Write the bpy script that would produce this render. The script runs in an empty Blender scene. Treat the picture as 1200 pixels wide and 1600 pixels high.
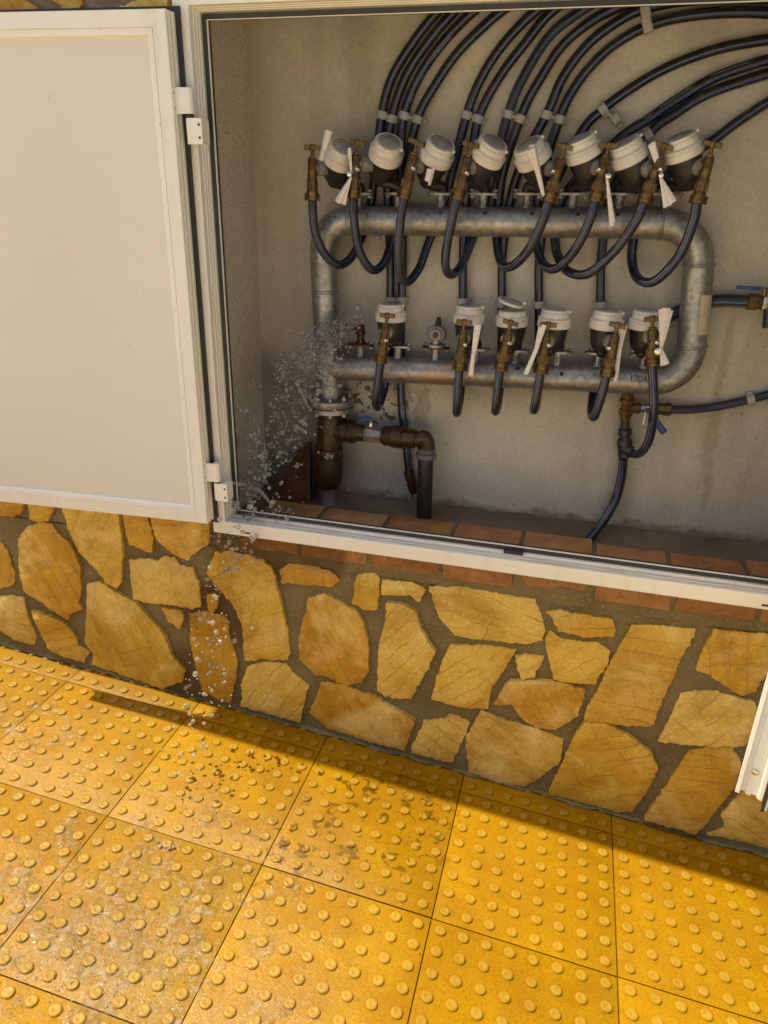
import bpy, bmesh, math, random
from mathutils import Vector, Matrix, noise
from mathutils.geometry import delaunay_2d_cdt
random.seed(7)
sc = bpy.context.scene
COL = sc.collection
R = math.radians

# ------------------------------------------------------------------ camera
YAW, PITCH, ROLL = R(14.50911451), R(-23.57630788), R(1.31288665)
FPX = 1150.0
CAMPOS = Vector((0.0, -1.59, 1.45))            # wall face is y = 0
def cam_axes():
    f = Vector((-math.sin(YAW)*math.cos(PITCH), math.cos(YAW)*math.cos(PITCH), math.sin(PITCH)))
    r = Vector((math.cos(YAW), math.sin(YAW), 0)); u = r.cross(f)
    c, s = math.cos(ROLL), math.sin(ROLL)
    return c*r + s*u, -s*r + c*u, f
CR, CU, CF = cam_axes()
cd = bpy.data.cameras.new('camera'); cam = bpy.data.objects.new('camera', cd); COL.objects.link(cam)
m = Matrix((CR, CU, -CF)).transposed().to_4x4(); m.translation = CAMPOS
cam.matrix_world = m
cd.sensor_width = 36; cd.sensor_height = 36; cd.sensor_fit = 'AUTO'
cd.lens = FPX/1600*36
cd.clip_start = 0.05; cd.clip_end = 500
sc.camera = cam
# ------------------------------------------------------------------ sky, sun, exposure
SUN_EL = R(68.0); SUN_DY = 0.005               # the sun stands to the left, almost in the plane of the wall
w = bpy.data.worlds.new('World'); sc.world = w; w.use_nodes = True
nt = w.node_tree; bg = nt.nodes['Background']
sky = nt.nodes.new('ShaderNodeTexSky'); sky.sky_type = 'NISHITA'; sky.sun_disc = False
sky.sun_elevation = SUN_EL; sky.sun_rotation = R(-90)
sky.air_density = 0.7; sky.dust_density = 5.0; sky.ozone_density = 0.3
nt.links.new(sky.outputs[0], bg.inputs[0]); bg.inputs[1].default_value = 0.12
sl = bpy.data.lights.new('sun', 'SUN'); sun = bpy.data.objects.new('sun', sl); COL.objects.link(sun)
sl.energy = 4.6; sl.angle = R(0.53); sl.color = (1.0, 0.945, 0.71)
sd = Vector((math.cos(SUN_EL), SUN_DY, -math.sin(SUN_EL)))
sun.rotation_euler = sd.to_track_quat('-Z', 'Y').to_euler(); sun.location = (-4, -1, 8)
sc.view_settings.view_transform = 'Standard'; sc.view_settings.look = 'None'
sc.view_settings.gamma = 1.0; sc.view_settings.use_curve_mapping = False
sc.view_settings.exposure = 0.47
try:
    sc.cycles.max_bounces = 10; sc.cycles.diffuse_bounces = 6; sc.cycles.transmission_bounces = 8
    sc.cycles.use_denoising = True
    sc.cycles.caustics_refractive = False; sc.cycles.caustics_reflective = False
except Exception: pass

# ------------------------------------------------------------------ helpers
def S(X, Y, Z): return Vector((X, Y-1.59, Z+1.45))       # camera-relative metres -> world
def ray(px, py): return CR*((px-600)/FPX) + CU*((800-py)/FPX) + CF
def P(px, py, Y):
    r = ray(px, py); r = r*(Y/r.y); return S(r.x, r.y, r.z)
def PZ(px, py, Z):
    r = ray(px, py); r = r*(Z/r.z); return S(r.x, r.y, r.z)
G_O = S(-1.35930066, 1.51461089, -1.36373404)
G_X = Vector((0.99591727, 0.00515544, -0.09012327)).normalized()
G_N = Vector((0.08993084, 0.02987612, 0.99549981)).normalized()
G_Y = G_N.cross(G_X)
G_M = Matrix((G_X, G_Y, G_N)).transposed().to_4x4(); G_M.translation = G_O
def PG(px, py, h=0.0):                                    # pixel -> point h above the pavement
    r = ray(px, py); o = G_O + G_N*h - CAMPOS; t = G_N.dot(o)/G_N.dot(r); return CAMPOS + r*t
def ground_z(x, y): return G_O.z - (G_N.x*(x-G_O.x) + G_N.y*(y-G_O.y))/G_N.z

class MB:
    def __init__(s): s.v = []; s.f = []; s.uv = None
    def add(s, vs, fs):
        b = len(s.v); s.v += [Vector(v) for v in vs]; s.f += [tuple(i+b for i in f) for f in fs]; return s
    def box(s, a, b, M=None):
        x0, y0, z0 = a; x1, y1, z1 = b
        vs = [Vector(p) for p in ((x0,y0,z0),(x1,y0,z0),(x1,y1,z0),(x0,y1,z0),(x0,y0,z1),(x1,y0,z1),(x1,y1,z1),(x0,y1,z1))]
        if M: vs = [M @ v for v in vs]
        return s.add(vs, [(3,2,1,0),(4,5,6,7),(0,1,5,4),(1,2,6,5),(2,3,7,6),(3,0,4,7)])
    def lathe(s, o, ax, prof, n=16, cap=True, flat=None):
        ax = Vector(ax).normalized(); t = Vector((0,0,1)) if abs(ax.z) < .9 else Vector((1,0,0))
        e1 = ax.cross(t).normalized(); e2 = ax.cross(e1)
        b = len(s.v)
        for r, h in prof:
            for k in range(n):
                a = 2*math.pi*k/n
                s.v.append(Vector(o) + ax*h + (e1*math.cos(a) + e2*math.sin(a))*r)
        for i in range(len(prof)-1):
            for k in range(n):
                k2 = (k+1) % n
                s.f.append((b+i*n+k, b+i*n+k2, b+(i+1)*n+k2, b+(i+1)*n+k))
        if cap:
            s.f.append(tuple(b+k for k in range(n))[::-1]); s.f.append(tuple(b+(len(prof)-1)*n+k for k in range(n)))
        return s
    def tube(s, pts, r, n=10, sub=6, uv=False, cap=True, smooth=True):
        pts = [Vector(p) for p in pts]
        c = catmull(pts, sub) if smooth else pts
        rr = r if callable(r) else (lambda t: r)
        T = []
        for i in range(len(c)):
            a = c[max(i-1, 0)]; d = c[min(i+1, len(c)-1)]; T.append((d-a).normalized())
        ref = Vector((0, -1, 0))
        if abs(T[0].dot(ref)) > .95: ref = Vector((1, 0, 0))
        e = (ref - T[0]*ref.dot(T[0])).normalized()
        b = len(s.v); L = 0.0; Ls = []
        for i, p in enumerate(c):
            if i: L += (c[i]-c[i-1]).length
            Ls.append(L)
            e = (e - T[i]*e.dot(T[i])).normalized(); q = T[i].cross(e)
            for k in range(n):
                a = 2*math.pi*k/n
                s.v.append(p + (e*math.cos(a)+q*math.sin(a))*rr(i/(len(c)-1)))
        if uv and s.uv is None: s.uv = {}
        for i in range(len(c)-1):
            for k in range(n):
                k2 = (k+1) % n
                if uv: s.uv[len(s.f)] = [(Ls[i],k/n),(Ls[i],(k+1)/n),(Ls[i+1],(k+1)/n),(Ls[i+1],k/n)]
                s.f.append((b+i*n+k, b+i*n+k2, b+(i+1)*n+k2, b+(i+1)*n+k))
        if cap:
            s.f.append(tuple(b+k for k in range(n))[::-1]); s.f.append(tuple(b+(len(c)-1)*n+k for k in range(n)))
        return s
def catmull(p, sub):
    if len(p) < 3: return p
    q = [p[0]*2-p[1]] + p + [p[-1]*2-p[-2]]; o = []
    for i in range(1, len(q)-2):
        a, b, c, d = q[i-1], q[i], q[i+1], q[i+2]
        for k in range(sub):
            t = k/sub
            o.append(.5*((2*b)+(c-a)*t+(2*a-5*b+4*c-d)*t*t+(3*b-a-3*c+d)*t**3))
    o.append(p[-1]); return o
WM = {}
def obj(name, mb, mat, parent=None, smooth=None, bevel=0.0, recalc=True):
    me = bpy.data.meshes.new(name)
    if parent is None:
        xs = [v.x for v in mb.v]; ys = [v.y for v in mb.v]; zs = [v.z for v in mb.v]
        M = Matrix.Translation(((min(xs)+max(xs))/2, (min(ys)+max(ys))/2, min(zs)))
    else: M = WM[parent]
    I = M.inverted()
    me.from_pydata([I @ v for v in mb.v], [], mb.f)
    if mb.uv is not None:
        ul = me.uv_layers.new(name='uv')
        for pl in me.polygons:
            q = mb.uv.get(pl.index)
            if q:
                for j, li in enumerate(pl.loop_indices): ul.data[li].uv = q[j]
    if recalc:
        bm = bmesh.new(); bm.from_mesh(me); bmesh.ops.recalc_face_normals(bm, faces=bm.faces); bm.to_mesh(me); bm.free()
    if smooth is not None:
        me.polygons.foreach_set('use_smooth', [True]*len(me.polygons))
        try: me.set_sharp_from_angle(angle=R(smooth))
        except Exception: pass
    me.materials.append(mat); me.update()
    o = bpy.data.objects.new(name, me); COL.objects.link(o)
    if parent is None: o.matrix_world = M
    else: o.parent = parent
    WM[o] = M
    if bevel:
        b = o.modifiers.new('bevel', 'BEVEL'); b.width = bevel; b.segments = 2; b.limit_method = 'ANGLE'; b.angle_limit = R(40)
        b.harden_normals = False
    return o
def tag(o, label, cat, group=None, kind=None):
    if label: o['label'] = label
    if cat: o['category'] = cat
    if group: o['group'] = group
    if kind: o['kind'] = kind
    return o
def thing(name, label, cat, loc, group=None):
    o = bpy.data.objects.new(name, None); COL.objects.link(o); o.empty_display_size = .05
    o.location = loc; WM[o] = Matrix.Translation(loc)
    return tag(o, label, cat, group)
def fbm(v, o=4): return noise.fractal(v, 1.0, 2.0, o)

# ------------------------------------------------------------------ materials
class N:
    def __init__(s, name, rough=.6, metal=0.0):
        s.m = bpy.data.materials.new(name); s.m.use_nodes = True; s.t = s.m.node_tree; s.b = s.t.nodes['Principled BSDF']
        s.b.inputs['Roughness'].default_value = rough; s.b.inputs['Metallic'].default_value = metal
    def n(s, typ, **k):
        x = s.t.nodes.new('ShaderNode'+typ)
        for a, b in k.items():
            if a.startswith('i_'): x.inputs[a[2:].replace('_', ' ')].default_value = b
            else: setattr(x, a, b)
        return x
    def l(s, a, b): s.t.links.new(a, b)
    def co(s, kind='Object'):
        return s.n('TexCoord').outputs[kind]
    def pos(s): return s.n('NewGeometry').outputs['Position']
    def noise(s, vec, scale, detail=4, rough=.55, dist=0.0):
        x = s.n('TexNoise'); x.inputs['Scale'].default_value = scale; x.inputs['Detail'].default_value = detail
        x.inputs['Roughness'].default_value = rough; x.inputs['Distortion'].default_value = dist
        s.l(vec, x.inputs['Vector']); return x.outputs['Fac']
    def ramp(s, fac, stops, interp='LINEAR'):
        x = s.n('ValToRGB'); x.color_ramp.interpolation = interp; e = x.color_ramp.elements
        while len(e) < len(stops): e.new(.5)
        for k, (p, c) in enumerate(stops):
            e[k].position = p; e[k].color = (*c, 1) if hasattr(c, '__len__') else (c, c, c, 1)
        s.l(fac, x.inputs[0]); return x.outputs[0]
    def mix(s, fac, a, b, mode='MIX'):
        x = s.n('MixRGB', blend_type=mode)
        for i, v in enumerate((fac, a, b)):
            if hasattr(v, 'node'): s.l(v, x.inputs[i])
            elif i == 0: x.inputs[0].default_value = v
            else: x.inputs[i].default_value = (*v, 1)
        return x.outputs[0]
    def math(s, op, a, b=None):
        x = s.n('Math', operation=op)
        for i, v in enumerate((a, b)):
            if v is None: continue
            if hasattr(v, 'node'): s.l(v, x.inputs[i])
            else: x.inputs[i].default_value = v
        return x.outputs[0]
    def col(s, c):
        if hasattr(c, 'node'): s.l(c, s.b.inputs['Base Color'])
        else: s.b.inputs['Base Color'].default_value = (*c, 1)
        return s
    def rough(s, r): s.l(r, s.b.inputs['Roughness']); return s
    def bump(s, h, strength=.3, dist=.002):
        x = s.n('Bump'); x.inputs['Strength'].default_value = strength; x.inputs['Distance'].default_value = dist
        s.l(h, x.inputs['Height']); s.l(x.outputs[0], s.b.inputs['Normal']); return s
    def near(s, centre, radius):          # 1 at a place in the world, 0 away from it
        d = s.n('VectorMath', operation='DISTANCE'); s.l(s.pos(), d.inputs[0]); d.inputs[1].default_value = centre
        return s.math('SUBTRACT', 1.0, s.math('DIVIDE', d.outputs['Value'], radius))

def soak(k, c, amount=.45):
    z = None
    for (px, py, r) in ((395, 850, .17), (340, 960, .15), (300, 1060, .14), (500, 860, .10)):
        n_ = k.near(P(px, py, 1.585), r); z = n_ if z is None else k.math('MAXIMUM', z, n_)
    z = k.math('ADD', z, k.math('MULTIPLY', k.math('SUBTRACT', k.noise(k.pos(), 16, 5, .6), .5), .7)); z = k.ramp(z, [(.12, 0.0), (.38, 1.0)])
    return z, k.mix(k.math('MULTIPLY', z, amount), c, k.mix(1.0, c, (.42,.33,.20), 'MULTIPLY'))
def mat_tile():
    k = N('yellow_tactile_concrete', .5); p = k.pos(); o = k.co(); pass
    big = k.ramp(k.noise(p, 4.5, 7, .68, .5), [(.28, (.245,.108,.001)), (.48, (.318,.154,.0012)), (.64, (.37,.192,.002)), (.8, (.43,.25,.006))])
    fine = k.ramp(k.noise(p, 230, 4, .75), [(.28, .48), (.5, 1.0), (.8, 1.18)])
    c = k.mix(1.0, big, fine, 'MULTIPLY')
    pits = k.ramp(k.noise(p, 120, 2, .6), [(.22, 1.0), (.30, 0.0)])
    c = k.mix(pits, c, (.10,.055,.008))
    sep = k.n('SeparateXYZ'); k.l(o, sep.inputs[0])
    top = k.ramp(sep.outputs['Z'], [(.0025, 0.0), (.0045, 1.0)])
    worn = k.mix(k.math('MULTIPLY', top, k.ramp(k.noise(p, 70, 3), [(.3, .25), (.65, .85)])), c, (.40,.255,.040))
    # grime lodged round the foot of each dome
    def cell(a):
        f = k.math('FRACT', k.math('MULTIPLY', a, 20.0)); return k.math('MULTIPLY', k.math('SUBTRACT', f, .5), .05)
    gx_ = cell(sep.outputs['X']); gy_ = cell(sep.outputs['Y'])
    rad = k.math('SQRT', k.math('ADD', k.math('MULTIPLY', gx_, gx_), k.math('MULTIPLY', gy_, gy_)))
    rad = k.math('ADD', rad, k.math('MULTIPLY', k.math('SUBTRACT', k.noise(p, 95, 3), .5), .0035))
    ring = k.ramp(rad, [(.0118, 0.0), (.0132, 1.0), (.0142, .8), (.0168, 0.0)])
    worn = k.mix(k.math('MULTIPLY', ring, k.ramp(k.noise(p, 24, 4), [(.35, .08), (.65, .6)])), worn, (.17,.085,.004))
    info = k.n('ObjectInfo'); tv = k.ramp(info.outputs['Random'], [(0, .88), (1, 1.08)])
    worn = k.mix(1.0, worn, tv, 'MULTIPLY')
    grime = k.ramp(k.noise(p, 9, 6, .65), [(.35, 1.0), (.62, 0.0)])
    worn = k.mix(k.math('MULTIPLY', grime, .30), worn, (.25,.135,.012))
    # irregular dark blotches inside two soft-edged zones of the paving
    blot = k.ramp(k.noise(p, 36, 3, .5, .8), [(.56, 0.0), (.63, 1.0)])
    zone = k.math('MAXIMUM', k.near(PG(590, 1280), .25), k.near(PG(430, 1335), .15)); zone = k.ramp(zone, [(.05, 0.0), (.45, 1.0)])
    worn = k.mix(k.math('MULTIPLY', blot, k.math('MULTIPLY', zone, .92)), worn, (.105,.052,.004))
    wet = k.ramp(k.math('MAXIMUM', k.near(PG(190, 1450), .66), k.near(PG(60, 1130), .50)), [(.05, 0.0), (.45, 1.0)])
    wn = k.math('MULTIPLY', wet, k.ramp(k.noise(p, 14, 4, .6), [(.32, .3), (.6, 1.0)]))
    worn = k.mix(k.math('MULTIPLY', wn, .12), worn, (.40,.29,.15))
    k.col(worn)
    k.l(k.mix(wn, (.05,.05,.05), (.42,.42,.42)), k.b.inputs['Specular IOR Level'])
    k.rough(k.mix(wn, k.ramp(k.noise(p, 18, 4), [(.3, .52), (.7, .78)]), (.09,.09,.09)))
    h = k.math('ADD', k.math('MULTIPLY', k.noise(p, 320, 3, .6), .35), k.math('MULTIPLY', k.math('MULTIPLY', k.noise(p, 130, 4, .65, 1.4), wn), 2.4))
    k.bump(h, .55, .0022)
    return k.m
def mat_ground():
    k = N('pale_paving', .8); p = k.pos()
    k.col(k.ramp(k.noise(p, 2.5, 6), [(.3, (.54,.46,.34)), (.7, (.64,.56,.43))])); k.bump(k.noise(p, 120, 3), .3); return k.m
def mat_stone():
    k = N('ochre_sandstone', .55); o = k.co(); info = k.n('ObjectInfo'); rnd = info.outputs['Random']
    off = k.n('VectorMath', operation='ADD'); k.l(o, off.inputs[0])
    cmb = k.n('CombineXYZ'); sc_ = k.math('MULTIPLY', rnd, 37.0); k.l(sc_, cmb.inputs[0]); k.l(sc_, cmb.inputs[2]); k.l(cmb.outputs[0], off.inputs[1])
    rot = k.n('VectorRotate', rotation_type='AXIS_ANGLE'); rot.inputs['Axis'].default_value = (0, 1, 0)
    k.l(k.math('MULTIPLY', k.math('SUBTRACT', rnd, .42), 3.4), rot.inputs['Angle']); k.l(off.outputs[0], rot.inputs['Vector']); v = rot.outputs[0]
    base = k.ramp(k.noise(v, 7, 5, .6), [(.25, (.48,.285,.035)), (.5, (.62,.415,.080)), (.75, (.72,.54,.17))])
    hue = k.ramp(rnd, [(0, (1.0,.95,.75)), (.16, (.80,.62,.34)), (.3, (1.12,1.22,1.9)), (.45, (.90,.76,.42)), (.6, (1.06,1.02,.8)), (.72, (1.14,1.2,1.6)), (.86, (.84,.68,.38)), (1, (1.04,1.0,.8))])
    c = k.mix(1.0, base, hue, 'MULTIPLY')
    def bands(scale, dist, w0, w1, dirn):
        wv = k.n('TexWave', wave_type='BANDS', bands_direction=dirn); wv.inputs['Scale'].default_value = scale; wv.inputs['Distortion'].default_value = dist
        wv.inputs['Detail'].default_value = 5; wv.inputs['Detail Scale'].default_value = 1.6; wv.inputs['Detail Roughness'].default_value = .6; k.l(v, wv.inputs['Vector'])
        return k.ramp(wv.outputs['Fac'], [(.0, 1.0), (w0, .3), (w1, 0.0)])
    vein = bands(8.0, 2.6, .010, .040, 'Z'); vein2 = bands(6.0, 4.0, .008, .028, 'X')
    vm = k.math('MULTIPLY', vein, k.ramp(k.noise(v, 12, 3), [(.36, .05), (.60, .80)]))
    vm2 = k.math('MULTIPLY', vein2, k.ramp(k.noise(v, 8, 3), [(.50, .0), (.66, .70)]))
    c = k.mix(k.math('MULTIPLY', k.math('MAXIMUM', vm, vm2), .95), c, (.24,.11,.015))
    st = k.n('VectorMath', operation='MULTIPLY'); k.l(v, st.inputs[0]); st.inputs[1].default_value = (3.0, 3.0, 12.0)
    stn = k.ramp(k.noise(st.outputs[0], 1.0, 5, .65, .6), [(.48, 0.0), (.72, .62)])
    c = k.mix(stn, c, (.36,.165,.016))
    pale = k.ramp(k.noise(v, 5.0, 5, .62, .6), [(.50, 0.0), (.66, .62)]); c = k.mix(pale, c, (.80,.64,.32))
    gr = k.ramp(k.noise(o, 210, 3, .7), [(.25, .72), (.55, 1.0), (.85, 1.12)])
    c = k.mix(1.0, c, gr, 'MULTIPLY')
    lam = k.n('VectorMath', operation='MULTIPLY'); k.l(v, lam.inputs[0]); lam.inputs[1].default_value = (14.0, 14.0, 42.0)
    c = k.mix(1.0, c, k.ramp(k.noise(lam.outputs[0], 1.0, 5, .7, .8), [(.3, (.88,.85,.78)), (.5, (1.0,1.0,1.0)), (.7, (1.06,1.07,1.10))]), 'MULTIPLY')
    c = k.mix(1.0, c, k.ramp(k.noise(v, 48, 5, .7), [(.3, .86), (.5, 1.0), (.75, 1.08)]), 'MULTIPLY')
    vo = k.n('TexVoronoi', feature='DISTANCE_TO_EDGE'); vo.inputs['Scale'].default_value = 8.0
    wob = k.n('TexNoise'); wob.inputs['Scale'].default_value = 14; wob.inputs['Detail'].default_value = 5; k.l(v, wob.inputs['Vector'])
    wa = k.n('VectorMath', operation='SCALE'); k.l(wob.outputs['Color'], wa.inputs[0]); wa.inputs['Scale'].default_value = .09
    wb = k.n('VectorMath', operation='ADD'); k.l(v, wb.inputs[0]); k.l(wa.outputs[0], wb.inputs[1]); k.l(wb.outputs[0], vo.inputs['Vector'])
    crk = k.math('MULTIPLY', k.ramp(vo.outputs['Distance'], [(.0, 1.0), (.012, .5), (.03, 0.0)]), k.ramp(k.noise(v, 6, 3), [(.52, 0.0), (.66, .45)]))
    c = k.mix(crk, c, (.30,.16,.030))
    c = k.mix(1.0, c, (1.10,1.08,.74), 'MULTIPLY'); wz, c = soak(k, c, .32); k.col(c)
    k.rough(k.mix(wz, k.ramp(k.noise(v, 20, 3), [(.3, .40), (.7, .70)]), (.16,.16,.16)))
    h = k.math('ADD', k.noise(v, 30, 7, .66), k.math('MULTIPLY', vm, -.12)); h = k.math('ADD', h, k.math('MULTIPLY', k.noise(o, 240, 2), .14))
    k.bump(h, .55, .005); return k.m
def mat_mortar(name, a, b, bumpd=.004, spark=True):
    k = N(name, .88); p = k.pos()
    c = k.ramp(k.noise(p, 8, 6, .65), [(.3, a), (.7, b)])
    if spark:
        c = k.mix(k.ramp(k.noise(p, 210, 2, .6), [(.63, 0.0), (.70, .8)]), c, (.46,.40,.28))
        c = soak(k, c, .8)[1]
        c = k.mix(k.ramp(k.noise(p, 200, 2, .6), [(.28, .7), (.36, 0.0)]), c, (.06,.045,.028))
    k.col(c); k.bump(k.math('ADD', k.noise(p, 45, 5, .65), k.math('MULTIPLY', k.noise(p, 330, 2), .35)), .7, bumpd); return k.m
def mat_render():
    k = N('cement_render', .85); p = k.pos()
    c = k.ramp(k.noise(p, 3.0, 6, .6), [(.28, (.405,.370,.295)), (.5, (.535,.495,.405)), (.72, (.61,.57,.475))])
    c = k.mix(1.0, c, k.ramp(k.noise(p, 130, 3, .65), [(.3, .86), (.6, 1.03)]), 'MULTIPLY')
    st = k.n('VectorMath', operation='MULTIPLY'); k.l(p, st.inputs[0]); st.inputs[1].default_value = (9, 9, 1.1)
    c = k.mix(k.ramp(k.noise(st.outputs[0], 1.0, 4), [(.52, 0.0), (.72, .35)]), c, (.30,.23,.15))
    sp = k.ramp(k.noise(p, 75, 3, .5, .3), [(.73, 0.0), (.75, .7)]); c = k.mix(sp, c, (.16,.115,.07))
    # mud thrown on the plaster under the pipework and by the drain
    for (px, py, rad, th) in ((600, 640, .11, .44), (640, 770, .10, .50), (590, 700, .22, .63), (560, 610, .055, .43), (740, 800, .22, .62), (520, 160, .10, .62), (1110, 700, .16, .60)):
        z = k.ramp(k.near(P(px, py, 1.93), rad), [(0, 0.0), (.5, 1.0)])
        b = k.ramp(k.noise(p, 38, 4, .6, .5), [(th+.10, 0.0), (th+.125, 1.0)])
        c = k.mix(k.math('MULTIPLY', b, z), c, (.135,.090,.045))
    for (px, py, wx, wz_, am) in ((1112, 680, .024, .19, .42), (1132, 560, .014, .16, .35), (1105, 765, .016, .09, .35), (560, 70, .05, .22, .35), (660, 640, .03, .10, .5)):
        q = P(px, py, 1.93); sv = k.n('VectorMath', operation='SUBTRACT'); k.l(p, sv.inputs[0]); sv.inputs[1].default_value = q
        sx = k.n('VectorMath', operation='MULTIPLY'); k.l(sv.outputs[0], sx.inputs[0]); sx.inputs[1].default_value = (1/wx, 0, 1/wz_)
        ln = k.n('VectorMath', operation='LENGTH'); k.l(sx.outputs[0], ln.inputs[0])
        z = k.math('SUBTRACT', k.math('ADD', 1.0, k.math('MULTIPLY', k.math('SUBTRACT', k.noise(p, 45, 5, .65), .5), 1.5)), ln.outputs['Value'])
        c = k.mix(k.math('MULTIPLY', k.ramp(z, [(.1, 0.0), (.5, 1.0)]), am), c, (.27,.195,.115))
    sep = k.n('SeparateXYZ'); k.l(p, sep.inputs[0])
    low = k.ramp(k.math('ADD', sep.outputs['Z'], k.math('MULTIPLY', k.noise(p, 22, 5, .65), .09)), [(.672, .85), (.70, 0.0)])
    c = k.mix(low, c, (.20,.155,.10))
    # plaster soaked by the leak
    wz = k.math('ADD', k.near(P(425, 690, 1.93), .34), k.math('MULTIPLY', k.math('SUBTRACT', k.noise(p, 12, 5, .6), .5), .5))
    wz = k.ramp(wz, [(.10, 0.0), (.40, 1.0)])
    c = k.mix(k.math('MULTIPLY', wz, .62), c, (.13,.098,.062))
    k.col(c)
    k.bump(k.math('ADD', k.noise(p, 22, 5, .6), k.math('MULTIPLY', k.noise(p, 260, 3, .7), .18)), .45, .004); return k.m
def mat_rough_render():
    k = N('rough_cement', .9); p = k.pos()
    c = k.ramp(k.noise(p, 170, 4, .7), [(.3, (.30,.275,.22)), (.5, (.57,.53,.44)), (.7, (.68,.635,.535))]); k.col(c)
    k.bump(k.noise(p, 170, 4, .7), .9, .004); return k.m
def mat_brick():
    k = N('red_brick', .85); o = k.co(); p = k.pos(); info = k.n('ObjectInfo')
    c = k.ramp(k.noise(p, 16, 6, .65), [(.3, (.24,.105,.034)), (.5, (.37,.175,.058)), (.72, (.46,.26,.105))])
    c = k.mix(1.0, c, k.ramp(info.outputs['Random'], [(0, (.80,.72,.66)), (.5, (1,1,1)), (1, (1.18,1.35,1.4))]), 'MULTIPLY')
    c = k.mix(k.ramp(k.noise(p, 30, 5, .65, .6), [(.50, 0.0), (.66, .6)]), c, (.26,.19,.10))
    c = k.mix(k.ramp(k.noise(p, 90, 3), [(.28, .6), (.42, 0.0)]), c, (.10,.045,.022))
    c = soak(k, c, .9)[1]; k.col(c); k.bump(k.noise(p, 60, 5, .7), .7, .004); return k.m
def mat_alu(name, c0=(.81,.81,.735), dirt=.32):
    k = N(name, .38); p = k.pos()
    st = k.n('VectorMath', operation='MULTIPLY'); k.l(p, st.inputs[0]); st.inputs[1].default_value = (30, 30, 5)
    d = k.ramp(k.noise(st.outputs[0], 1.0, 5, .65), [(.55, 0.0), (.80, dirt)])
    c = k.mix(d, c0, (.50,.40,.27))
    c = k.mix(k.ramp(k.noise(p, 75, 3, .6), [(.70, 0.0), (.76, .6)]), c, (.26,.19,.11))
    k.col(c); k.rough(k.ramp(k.noise(p, 11, 4), [(.3, .30), (.7, .5)])); k.bump(k.noise(p, 60, 3), .06, .001); return k.m
def mat_track():
    k = N('dirty_track', .5); p = k.pos()
    st = k.n('VectorMath', operation='MULTIPLY'); k.l(p, st.inputs[0]); st.inputs[1].default_value = (8, 60, 60)
    k.col(k.ramp(k.noise(st.outputs[0], 1.0, 6, .7), [(.3, (.28,.22,.15)), (.45, (.58,.55,.49)), (.7, (.72,.70,.65))])); return k.m
def mat_flat(name, c, rough=.5, metal=0.0, var=.15, scale=40, bump=.15):
    k = N(name, rough, metal); o = k.pos()
    hi = tuple(min(1, x*(1+var)) for x in c); lo = tuple(x*(1-var) for x in c)
    k.col(k.ramp(k.noise(o, scale, 4, .6), [(.3, lo), (.7, hi)]))
    if bump: k.bump(k.noise(o, scale*4, 3), bump, .001)
    return k.m
def mat_panel():
    k = N('door_panel_sheet', .42); p = k.pos()
    c = k.ramp(k.noise(p, 2.2, 5), [(.3, (.70,.685,.61)), (.7, (.755,.745,.675))])
    c = k.mix(k.ramp(k.noise(p, 58, 3, .6), [(.715, 0.0), (.75, .35)]), c, (.45,.38,.28))
    k.col(c); k.bump(k.noise(p, 5, 2), .10, .004); return k.m
def mat_galv():
    k = N('galvanised_steel', .42, .75); p = k.pos()
    v = k.n('TexVoronoi'); v.inputs['Scale'].default_value = 95; k.l(p, v.inputs['Vector'])
    g = k.n('RGBToBW'); k.l(v.outputs['Color'], g.inputs[0])
    c = k.ramp(g.outputs[0], [(.2, (.27,.268,.25)), (.8, (.40,.398,.375))])
    c = k.mix(k.ramp(k.noise(p, 12, 5, .65), [(.45, 0.0), (.70, .6)]), c, (.19,.16,.115))
    # rust run below the capped outlet
    z = k.ramp(k.near(P(678, 585, 1.84), .075), [(.1, 0.0), (.6, 1.0)])
    r = k.ramp(k.noise(p, 48, 4, .6), [(.42, 0.0), (.56, .9)])
    c = k.mix(k.math('MULTIPLY', z, r), c, (.42,.30,.20))
    k.col(c); k.rough(k.ramp(k.noise(p, 34, 4), [(.3, .34), (.7, .56)])); k.bump(k.noise(p, 120, 3), .12, .001); return k.m
def mat_brass():
    k = N('old_brass', .45, .75); p = k.pos()
    c = k.ramp(k.noise(p, 60, 5, .65), [(.3, (.080,.052,.020)), (.55, (.155,.103,.038)), (.75, (.225,.158,.060))]); k.col(c)
    k.rough(k.ramp(k.noise(p, 50, 4), [(.3, .34), (.7, .62)])); k.bump(k.noise(p, 260, 3), .2, .001); return k.m
def mat_rust():
    k = N('rusted_wet_iron', .42, .25); p = k.pos()
    c = k.ramp(k.noise(p, 40, 6, .7), [(.28, (.018,.010,.004)), (.5, (.052,.027,.008)), (.68, (.095,.048,.013)), (.84, (.17,.11,.05))]); k.col(c)
    k.rough(k.ramp(k.noise(p, 30, 4), [(.3, .22), (.7, .6)])); k.bump(k.noise(p, 140, 4, .7), .5, .002); return k.m
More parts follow.
